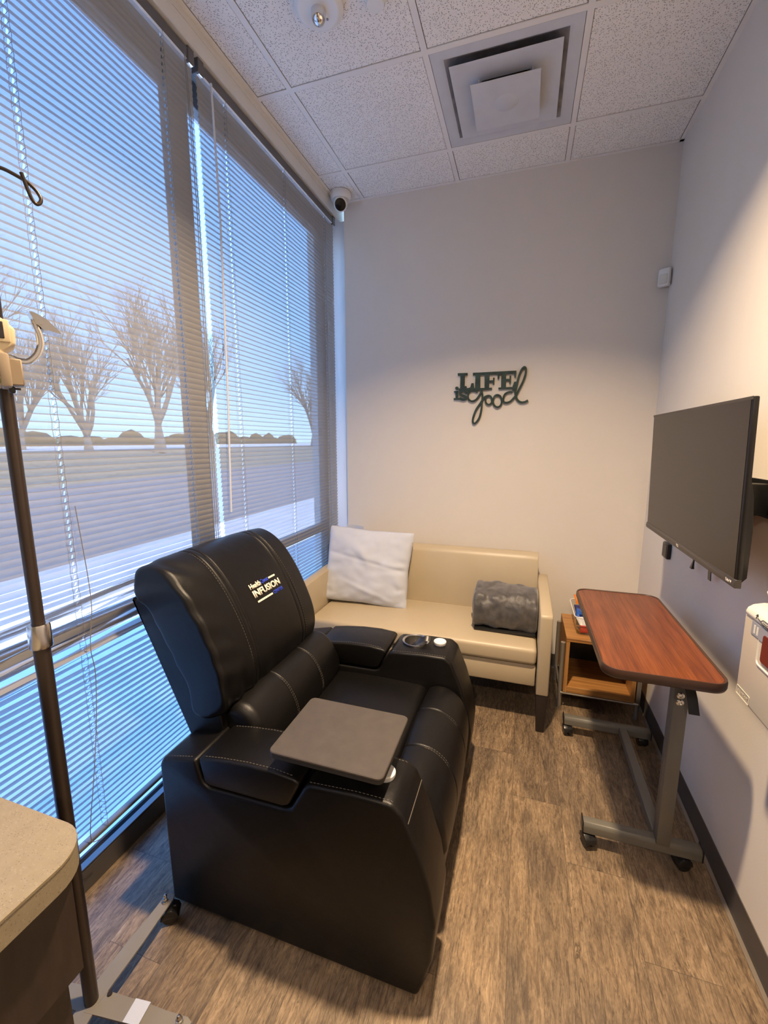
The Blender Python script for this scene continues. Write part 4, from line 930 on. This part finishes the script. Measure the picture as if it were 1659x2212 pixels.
for i in range(8):
    t = i / 7; y = -0.870 + 0.012 * t; z = 1.015 - 0.042 * t; w = 0.0035 + 0.006 * t ** 1.5
    rows.append([(1.752 - w * 0.6, y - w, z), (1.752 + w * 0.6, y - w, z), (1.752 + w * 0.6, y + w, z), (1.752 - w * 0.6, y + w, z)])
g.grid(rows, True, True); g.obj('pull_tab', 'blackpl', mo)
g = G(); rows = []
for i in range(10):
    t = i / 9; z = 1.20 - 0.222 * t; y = -1.012 - 0.022 * t + 0.004 * sin(t * 9); w = 0.012
    rows.append([(1.751, y - w, z), (1.754, y - w, z), (1.754, y + w, z), (1.751, y + w, z)])
g.grid(rows, True, True); g.obj('pull_strap', 'blackpl', mo)
bx = thing('receiver_box', (XR, -0.47, 0.95), 'small black box fixed to the wall under the near left corner of the television', 'box')
G().box(1.758, XR - 0.0005, -0.515, -0.435, 0.918, 0.995, 0.006, 2).obj('box_case', 'blackpl', bx)
G().box(1.7565, 1.7585, -0.505, -0.447, 0.926, 0.987, 0.001, 1).obj('box_front', 'bezel2', bx)
bx['label'] = 'small black box on the wall below the far lower corner of the television'

# ---------------------------------------------------------------- wall dispenser at the right edge
dp = thing('sharps_cabinet', (1.70, -1.70, 0.93), 'beige wall mounted sharps container with a dark red window at the right edge', 'sharps container')
DY0, DY1 = -1.98, -1.532
body = G().prism([(XR - 0.0005, 0.803), (1.664, 0.803), (1.660, 0.808), (1.657, 1.035), (1.664, 1.046), (XR - 0.0005, 1.046)], 'y', DY0, DY1, 0.004, 2).obj('cabinet_body', 'beige', dp)
lid = G().prism([(1.655, 1.036), (1.653, 1.046), (1.657, 1.057), (1.668, 1.066), (1.690, 1.072), (XR - 0.0005, 1.072), (XR - 0.0005, 1.046), (1.664, 1.046)], 'y', DY0 + 0.002, DY1 - 0.006, 0.003, 2).obj('cabinet_lid', 'beigel', dp)
fx = 1.6575
G().box(1.6555, 1.6600, -1.72, -1.573, 0.998, 1.034, 0.0008, 1).obj('grey_label', 'greyl', body)
g = G()
for y in (-1.590, -1.604): g.box(1.6548, 1.6558, y - 0.004, y + 0.004, 1.004, 1.026)
g.obj('label_marks', 'beigel', body, False)
g = G()
rp_ = rrect(-1.86, -1.612, 0.934, 1.005, 0.012); g.tube([(1.6585, p[0], p[1]) for p in rp_ + [rp_[0]]], 0.0028, 6, False); g.obj('window_frame', 'beigel', body)
G().prism(rrect(-1.85, -1.632, 0.949, 1.020, 0.008), 'x', 1.6545, 1.6605, 0.001, 1).obj('red_window', 'redpl', body)
g = G(); rp_ = rrect(-1.604, -1.537, 0.810, 0.833, 0.002, 2); g.tube([(1.6592, p[0], p[1]) for p in rp_ + [rp_[0]]], 0.0011, 5, False)
R = random.Random(3)
for k in range(16):
    y = -1.546 - k * 0.0033; g.tube([(1.6588, y, 0.816), (1.6588, y - R.uniform(-.001, .002), 0.821 + R.uniform(0, .005))], 0.0008, 4)
g.obj('embossed_plate', 'beige', body, False)
# printed arrow and outlined tag on the sloping lid edge
def lidp(y, t): # t across the lid front from the lower edge to the crest
    P_ = [Vector((1.6547, 1.037)), Vector((1.6527, 1.046)), Vector((1.6566, 1.0574)), Vector((1.6676, 1.0666))]
    q = t * 3; i = min(2, int(q)); p = P_[i].lerp(P_[i + 1], q - i); return (p.x - 0.0008, y, p.y + 0.0006)
g = G()
ink = lambda pts, r=0.0009: g.tube([lidp(y, t) for y, t in pts], r, 4)
ink([(-1.595, 0.30), (-1.595, 0.62)]); ink([(-1.590, 0.50), (-1.595, 0.64), (-1.600, 0.50)]); ink([(-1.600, 0.42), (-1.618, 0.36)])
ink([(-1.618, 0.36), (-1.624, 0.52), (-1.70, 0.52)]); ink([(-1.618, 0.36), (-1.624, 0.20), (-1.70, 0.20)])
for k in range(10): ink([(-1.628 - k * .006, 0.30), (-1.630 - k * .006, 0.42)], 0.0007)
for k in range(14): ink([(-1.618 - k * .006, 0.02), (-1.620 - k * .006, 0.09 + 0.03 * (k % 3))], 0.0006)
g.obj('lid_print', 'ink', lid, False)
gb = thing('glove_box', (1.73, -1.66, 1.09), 'white tapered wall box resting on the lid of the beige sharps container', 'box')
g = G(); g.prism([(XR - 0.0005, 1.0725), (1.700, 1.0725), (1.686, 1.105), (1.692, 1.112), (XR - 0.0005, 1.118)], 'y', -1.88, -1.548, 0.004, 2); g.obj('box_body', 'cap', gb)
gb2 = G().box(1.70, XR - 0.002, -1.86, -1.56, 1.117, 1.121, 0.001, 1).obj('box_top', 'beigel', gb)

# ---------------------------------------------------------------- metal lettering on the back wall
import json
sg = json.loads(SIGN); g = G(); ya, yb = -0.014, -0.006
yo = 0.0
for P in sg['p']:
    yo += 0.00006; g.prism([(p[0], p[1]) for p in P], 'y', ya - yo, yb + yo)
for P, w in sg['r']:
    closed = (abs(P[0][0] - P[-1][0]) + abs(P[0][1] - P[-1][1])) < 0.004
    q = spline([Vector((p[0], p[1])) for p in (P[:-1] if closed else P)], 6, closed)
    if closed: q.append(q[0])
    yo += 0.00006; g.ribbon([(p.x, p.y) for p in q], w, ya - yo, yb + yo, closed)
for P in (sg['p'][1], sg['p'][7], sg['p'][11]):
    p = (sum(q[0] for q in P) / len(P), sum(q[1] for q in P) / len(P)); g.tube([(p[0], -0.008, p[1]), (p[0], -0.0003, p[1])], 0.004, 8)
tag(g.obj('wall_sign', 'sign', None, False), 'dark green metal cut-out lettering reading LIFE is good on the back wall', 'wall sign')

# ---------------------------------------------------------------- things on the ceiling and upper walls
dv = thing('air_diffuser', (0.914, -0.443, H), 'square dusty metal air diffuser with stepped plates in the tiled ceiling', 'air vent')
VX0, VX1, VY0, VY1 = tw, T - tw, 0, 0
vx0, vx1, vy0, vy1 = T + tw + 0.002, 2 * T - tw - 0.002, Y1 - T + tw + 0.002, Y1 - tw - 0.002
vc = ((vx0 + vx1) / 2, (vy0 + vy1) / 2)
def sq(h, z): return [(vc[0] - h, vc[1] - h, z), (vc[0] + h, vc[1] - h, z), (vc[0] + h, vc[1] + h, z), (vc[0] - h, vc[1] + h, z)]
hw = (vx1 - vx0) / 2
def pan(levels, name, m='ventw'):
    b = bmesh.new(); R_ = [[b.verts.new(p) for p in sq(h, z)] for h, z in levels]
    for A, B in zip(R_, R_[1:]):
        for k in range(4): b.faces.new((A[k], A[(k + 1) % 4], B[(k + 1) % 4], B[k]))
    return b
b = pan([(hw, H + 0.006), (hw, H + 0.001), (hw - 0.035, H + 0.001), (hw - 0.050, H + 0.007)], 'x')
bmesh.ops.recalc_face_normals(b, faces=b.faces)
g = G(); g.add(b); g.obj('outer_pan', 'ventw', dv, True, 50)
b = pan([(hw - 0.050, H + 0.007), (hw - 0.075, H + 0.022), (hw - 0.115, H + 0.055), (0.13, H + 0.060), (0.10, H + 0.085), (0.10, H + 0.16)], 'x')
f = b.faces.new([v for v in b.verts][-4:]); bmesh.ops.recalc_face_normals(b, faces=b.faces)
g = G(); g.add(b); g.obj('soot_and_shade_pan', 'ventd', dv, True, 50)  # dark colour holds soot together with painted shade around the plates
def plate(h, z, th, hole, name):
    b = pan([(hole, z + 0.012), (h - 0.03, z + 0.012), (h, z + 0.001), (h, z), (h - 0.006, z), (h - 0.03, z + 0.010 - 0.004), (hole, z + 0.008)] if hole else [(h - 0.02, z + 0.010), (h, z + 0.002), (h, z), (h - 0.004, z)], name)
    if not hole:
        b.faces.new([v for v in b.verts][-4:]); b.faces.new([v for v in b.verts][:4])
    bmesh.ops.recalc_face_normals(b, faces=b.faces); g = G(); g.add(b); return g
plate(0.222, H - 0.010, 0.01, 0.10, 'p').obj('middle_plate', 'ventw', dv, True, 20)
g = plate(0.143, H - 0.040, 0.01, 0, 'p')
ip = g.obj('inner_plate', 'ventw', dv, True, 20)
G().lathe([(0, -0.0012), (0.050, -0.0012), (0.052, 0.0), (0, 0.0)], (vc[0], vc[1], H - 0.040), 40).obj('centre_button', 'ventw', ip)
G().lathe([(0, 0), (0.085, 0), (0.085, 0.08), (0.0, 0.08)], (vc[0], vc[1], H + 0.02), 32).obj('duct_neck', 'dark_hole', dv)
for dx, dy in ((-.11, -.11), (.11, -.11), (.11, .11), (-.11, .11)): G().tube([(vc[0] + dx, vc[1] + dy, H - 0.034), (vc[0] + dx, vc[1] + dy, H + 0.056)], 0.003, 6).obj('hanger_rod', 'ventw', dv)
sb = thing('fire_strobe', (0.295, -1.225, H), 'round white ceiling alarm with a mirrored clear bulb in its centre', 'fire alarm')
scx, scy = 0.295, -1.232
bs = G().lathe([(0, 0.0), (0.088, 0.0), (0.088, -0.018), (0.080, -0.026), (0.074, -0.030), (0.068, -0.0315), (0.062, -0.030), (0.030, -0.028), (0, -0.028)], (scx, scy, H), 48).obj('alarm_base', 'cap', sb)
G().lathe([(0.0, -0.070), (0.010, -0.0685), (0.020, -0.062), (0.0255, -0.050), (0.027, -0.036), (0.027, -0.027), (0, -0.027)], (scx, scy, H), 32).obj('mirrored_bulb', 'chrome', sb)
G().lathe([(0, 0), (0.004, 0), (0.004, -0.003), (0, -0.003)], (scx + 0.018, scy + 0.036, H - 0.028), 12).obj('indicator_light', 'greyl', bs)
sp = thing('sprinkler_cover', (0.495, -1.195, H), 'small white round ceiling cap at the top edge beside the round alarm', 'sprinkler cover')
G().lathe([(0, 0.0), (0.045, 0.0), (0.045, -0.004), (0.034, -0.008), (0.034, -0.030), (0.030, -0.036), (0, -0.036)], (0.497, -1.197, H), 32).obj('cap_body', 'cap', sp)
cm = thing('security_camera', (-0.105, -0.125, H), 'white dome security camera on the ceiling in the left back corner', 'camera')
cxx, cyy = -0.108, -0.118
G().lathe([(0, 0), (0.064, 0), (0.066, -0.004), (0.064, -0.030), (0.056, -0.044), (0, -0.044)], (cxx, cyy, H), 40).obj('camera_base', 'cap', cm)
aim = Vector((0.25, -0.75, -0.55)).normalized(); rotm = aim.to_track_quat('Z', 'Y').to_matrix(); cc = Vector((cxx, cyy, H - 0.058))
cb = G().lathe([(0.0, -0.040), (0.020, -0.036), (0.036, -0.022), (0.043, 0.0), (0.043, 0.020), (0.041, 0.036), (0.036, 0.040), (0.0, 0.040)], cc, 36, rot=rotm).obj('camera_eyeball', 'cap', cm)
G().lathe([(0, 0.0395), (0.034, 0.0395), (0.034, 0.0425), (0.031, 0.0430), (0.0, 0.0430)], cc, 36, rot=rotm).obj('camera_window', 'lens', cb)
G().lathe([(0, 0.043), (0.012, 0.043), (0.011, 0.0445), (0, 0.046)], cc, 24, rot=rotm).obj('lens', 'lens', cb)
ms = thing('motion_sensor', (1.755, -0.02, 2.36), 'small white motion sensor high in the right back corner', 'sensor')
b = bmesh.new(); bmesh.ops.create_cube(b, size=1)
for v in b.verts: v.co = Vector((v.co.x * 0.058, v.co.y * 0.034, v.co.z * 0.092))
g = G(); g.bevel(b, 0.010, 4); RZ = Matrix.Rotation(radians(-32), 4, 'Z')
bmesh.ops.transform(b, matrix=Matrix.Translation((1.746, -0.033, 2.362)) @ RZ, verts=b.verts); g.add(b); g.obj('sensor_case', 'cap', ms)
b = bmesh.new(); bmesh.ops.create_cube(b, size=1)
for v in b.verts: v.co = Vector((v.co.x * 0.040, v.co.y * 0.012, v.co.z * 0.050))
g = G(); g.bevel(b, 0.005, 3); bmesh.ops.transform(b, matrix=Matrix.Translation((1.746, -0.033, 2.350)) @ RZ @ Matrix.Translation((0, -0.0145, 0)), verts=b.verts); g.add(b); g.obj('sensor_lens', 'beigel', ms)
G().box(1.752, 1.7775, -0.026, -0.0005, 2.335, 2.392, 0.003, 1).obj('corner_mount', 'cap', ms)

# ---------------------------------------------------------------- IV stand with pump
iv = thing('iv_stand', (0.084, -2.26, 0.0), 'dark metal IV pole on a flat four-legged rolling base between the counter and the window', 'iv stand')
px, py = 0.0845, -2.262
G().tube([(px, py, 1.04), (px, py, 1.965)], 0.0122, 18).obj('upper_pole', 'polem', iv)
G().tube([(px, py, 0.075), (px, py, 1.055)], 0.0160, 20).obj('lower_pole', 'polem', iv)
G().lathe([(0.013, 1.100), (0.0195, 1.100), (0.0210, 1.095), (0.0215, 1.050), (0.0205, 1.046), (0.0162, 1.046)], (px, py, 0), 24).obj('lock_collar', 'steel', iv)
HK = [(0.008, 2.000), (0.0374, 1.9994), (0.0503, 1.9973), (0.0667, 1.9922), (0.0766, 1.9877), (0.0882, 1.9779), (0.0941, 1.9651), (0.0917, 1.956), (0.0855, 1.9514), (0.0791, 1.9583), (0.0733, 1.9759), (0.0698, 1.9893), (0.0673, 1.998)]
for a0 in (60, 150, 240, 330):
    d = Vector((cos(radians(a0)), sin(radians(a0)), 0)); s_ = Vector((d.y, -d.x, 0))
    pts = spline([Vector((px, py, 0)) + d * t + s_ * (0.0 if i < 6 else 0.0016 * (i - 5)) + Vector((0, 0, z)) for i, (t, z) in enumerate(HK)], 5)
    G().tube(pts, 0.0034, 10).obj('hook', 'polem', iv)
G().lathe([(0, 2.012), (0.012, 2.012), (0.016, 2.004), (0.016, 1.965), (0, 1.965)], (px, py, 0), 20).obj('hook_hub', 'polem', iv)
for k, ang in enumerate((92, 8, -78, 188)):
    d = Vector((cos(radians(ang)), sin(radians(ang)), 0)); s_ = Vector((-d.y, d.x, 0)); O = Vector((px, py, 0)); rows = []
    KL = 0.74 if k == 2 else 1.0
    for t, w, z in ((0.0, 0.024, 0.075), (0.05, 0.0235, 0.075), (0.14, 0.022, 0.072), (0.20, 0.018, 0.070), (0.235, 0.017, 0.070), (0.262, 0.016, 0.070), (0.276, 0.009, 0.070)):
        z -= 0.0004 * k; c_ = O + d * t * KL; rows.append([c_ - s_ * w + Vector((0, 0, z)), c_ + s_ * w + Vector((0, 0, z)), c_ + s_ * w + Vector((0, 0, z - 0.005)), c_ - s_ * w + Vector((0, 0, z - 0.005))])
    lgp = G().grid(rows, True, True).obj('base_leg', 'basem', iv, True, 30)
    tip = O + d * 0.250 * KL
    G().lathe([(0, 0.098), (0.003, 0.0975), (0.0055, 0.094), (0.0055, 0.089), (0.003, 0.0875), (0.003, 0.086), (0.008, 0.0855), (0.008, 0.081), (0.004, 0.080), (0.004, 0.077), (0.009, 0.0765), (0.009, 0.070), (0, 0.070)], (tip.x, tip.y, 0), 16).obj('caster_bolt', 'steel', lgp)
    c_ = caster(tip.x, tip.y, radians(ang - 60), iv)
g = G(); d = Vector((cos(radians(8)), sin(radians(8)), 0)); s_ = Vector((-d.y, d.x, 0)); O = Vector((px, py, 0.0))
rows = []
for t in (0.110, 0.118, 0.145, 0.153): rows.append([O + d * t - s_ * 0.0232 + Vector((0, 0, 0.0738)), O + d * t + s_ * 0.0232 + Vector((0, 0, 0.0738)), O + d * t + s_ * 0.0232 + Vector((0, 0, 0.0748)), O + d * t - s_ * 0.0232 + Vector((0, 0, 0.0748))])
g.grid(rows, True, True); g.obj('tape_strip', 'tape', iv, False)
G().lathe([(0, 0.079), (0.006, 0.079), (0.006, 0.074), (0, 0.074)], (px + 0.034, py + 0.024, 0), 12).obj('base_bolt', 'polem', iv)
# pump clamped to the pole
pm = thing('infusion_pump', (0.13, -2.33, 1.65), 'beige infusion pump with keypad clamped to the IV pole at the left edge', 'infusion pump')
PRZ = Matrix.Rotation(radians(60), 3, 'Z'); PN = Vector((0.867, -0.498, 0)); PE = Vector((0.498, 0.867, 0)); P0 = Vector((px, py, 0)); PC = P0 + PN * 0.075 - PE * 0.057 + Vector((0, 0, 1.652))
def PT(g_):
    for v in g_.bm.verts: v.co = PC + PRZ @ v.co
    return g_
outl = [(-0.085, -0.062), (0.052, -0.062), (0.060, -0.056), (0.060, 0.000), (0.078, 0.012), (0.080, 0.040), (0.062, 0.058), (-0.085, 0.060)]
pb = PT(G().prism([(p[0], p[1]) for p in outl], 'y', -0.022, 0.045, 0.006, 3)).obj('pump_case', 'pump', pm)
PT(G().box(-0.06, 0.072, -0.026, -0.020, 0.014, 0.054, 0.003, 2)).obj('screen_frame', 'pump', pb)
PT(G().box(-0.055, 0.0635, -0.0275, -0.0255, 0.020, 0.049, 0.001, 1)).obj('display', 'lcd', pb)
for r_ in range(4):
    for c_ in range(4):
        x = 0.0455 - c_ * 0.018; z = -0.018 - r_ * 0.0118
        PT(G().box(x - 0.0065, x + 0.0065, -0.0245, -0.0215, z - 0.0042, z + 0.0042, 0.001, 1)).obj('key', 'gkey' if r_ == 3 else 'key', pb)
b = text_fit('3', 0, 0.004, 0, 0.006, 0.0003); frame_put(b, (0.0435, -0.0247, -0.0445), (1, 0, 0), (0, 0, 1), (0, -1, 0)); g = G(); g.add(b); PT(g).obj('key_mark', 'logo', pb, False)
PT(G().box(0.050, 0.066, -0.028, 0.030, -0.064, -0.004, 0.004, 2)).obj('door_edge', 'pump2', pb)
PT(G().box(0.062, 0.084, -0.004, 0.040, -0.058, -0.010, 0.002, 1)).obj('side_pod', 'pump2', pb)
PT(G().box(0.060, 0.070, 0.000, 0.012, -0.072, -0.060, 0.002, 1).box(0.066, 0.078, 0.004, 0.008, -0.066, -0.062)).obj('tube_clip', 'blackpl', pb)
PT(G().box(-0.075, -0.02, 0.045, 0.100, -0.03, 0.03, 0.006, 2)).obj('pole_clamp', 'pump2', pb)
# curved chrome lever with a flat thumb plate
LV = [(0.000, 1.6530), (0.0132, 1.6504), (0.0249, 1.6449), (0.0388, 1.6448), (0.0506, 1.655), (0.0575, 1.6664), (0.0621, 1.6829), (0.0610, 1.7004), (0.0574, 1.7135), (0.0550, 1.7253)]
def lvp(e_, z, off): return P0 + PE * e_ + PN * (0.030 + off) + Vector((0, 0, z))
pts = spline([Vector((q[0], q[1])) for q in LV], 6); g = G(); rows = []
for i, p in enumerate(pts):
    d = (pts[min(i + 1, len(pts) - 1)] - pts[max(0, i - 1)]).normalized(); nn = Vector((d.y, -d.x)); th = 0.0034 + 0.0022 * sin(pi * i / len(pts)); w = 0.011
    rows.append([lvp(*(p + nn * th), w), lvp(*(p + nn * th * 0.35), w * 0.55), lvp(*(p - nn * th * 0.35), w * 0.55), lvp(*(p - nn * th), w), lvp(*(p - nn * th), -w), lvp(*(p + nn * th), -w)])
g.grid(rows, True, True); lv = g.obj('clamp_lever', 'chrome', pm, True, 30)
rows = []
for e_, za, zb in ((0.0505, 1.7395, 1.7360), (0.058, 1.7380, 1.7190), (0.070, 1.7320, 1.7065), (0.0776, 1.7270, 1.7075), (0.0962, 1.7060, 1.7035)):
    rows.append([lvp(e_, za, 0.013), lvp(e_, zb, 0.013), lvp(e_ - 0.002, zb - 0.001, -0.012), lvp(e_ - 0.002, za - 0.001, -0.012)])
G().grid(rows, True, True).obj('thumb_plate', 'steel', lv, True, 30)
G().tube([lvp(0.0665, 1.7195, 0.017), lvp(0.0665, 1.7195, -0.014)], 0.0034, 12).obj('lever_pin', 'steel', lv)

# ---------------------------------------------------------------- counter in the lower left corner
CZ = 0.885
def counter_outline(x0, x1, y0, y1, r):
    return [(x0, y0), (x1, y0)] + [(x1 - r + r * cos(a), y1 - r + r * sin(a)) for a in [pi / 2 * k / 8 for k in range(9)]] + [(x0, y1)]
cn = thing('countertop', (0.14, -2.9, CZ), 'tan speckled laminate countertop with a rounded corner at the lower left', 'countertop')
G().prism(counter_outline(-0.17, 0.462, -3.6, -2.452, 0.062), 'z', CZ - 0.006, CZ, 0.001, 1).obj('top_sheet', 'laminate', cn)
G().prism(counter_outline(-0.17, 0.461, -3.6, -2.453, 0.062), 'z', CZ - 0.044, CZ - 0.0065, 0.001, 1).obj('front_edge', 'laminate', cn)
cb_ = thing('base_cabinet', (0.12, -2.9, 0.0), 'dark espresso cabinet under the speckled countertop', 'cabinet')
G().box(-0.165, 0.433, -3.58, -2.478, 0.648, CZ - 0.0445, 0.001, 1).obj('drawer_box', 'espresso', cb_)
G().box(-0.165, 0.417, -3.58, -2.494, 0.0, 0.648, 0.001, 1).obj('lower_panel', 'espresso', cb_)
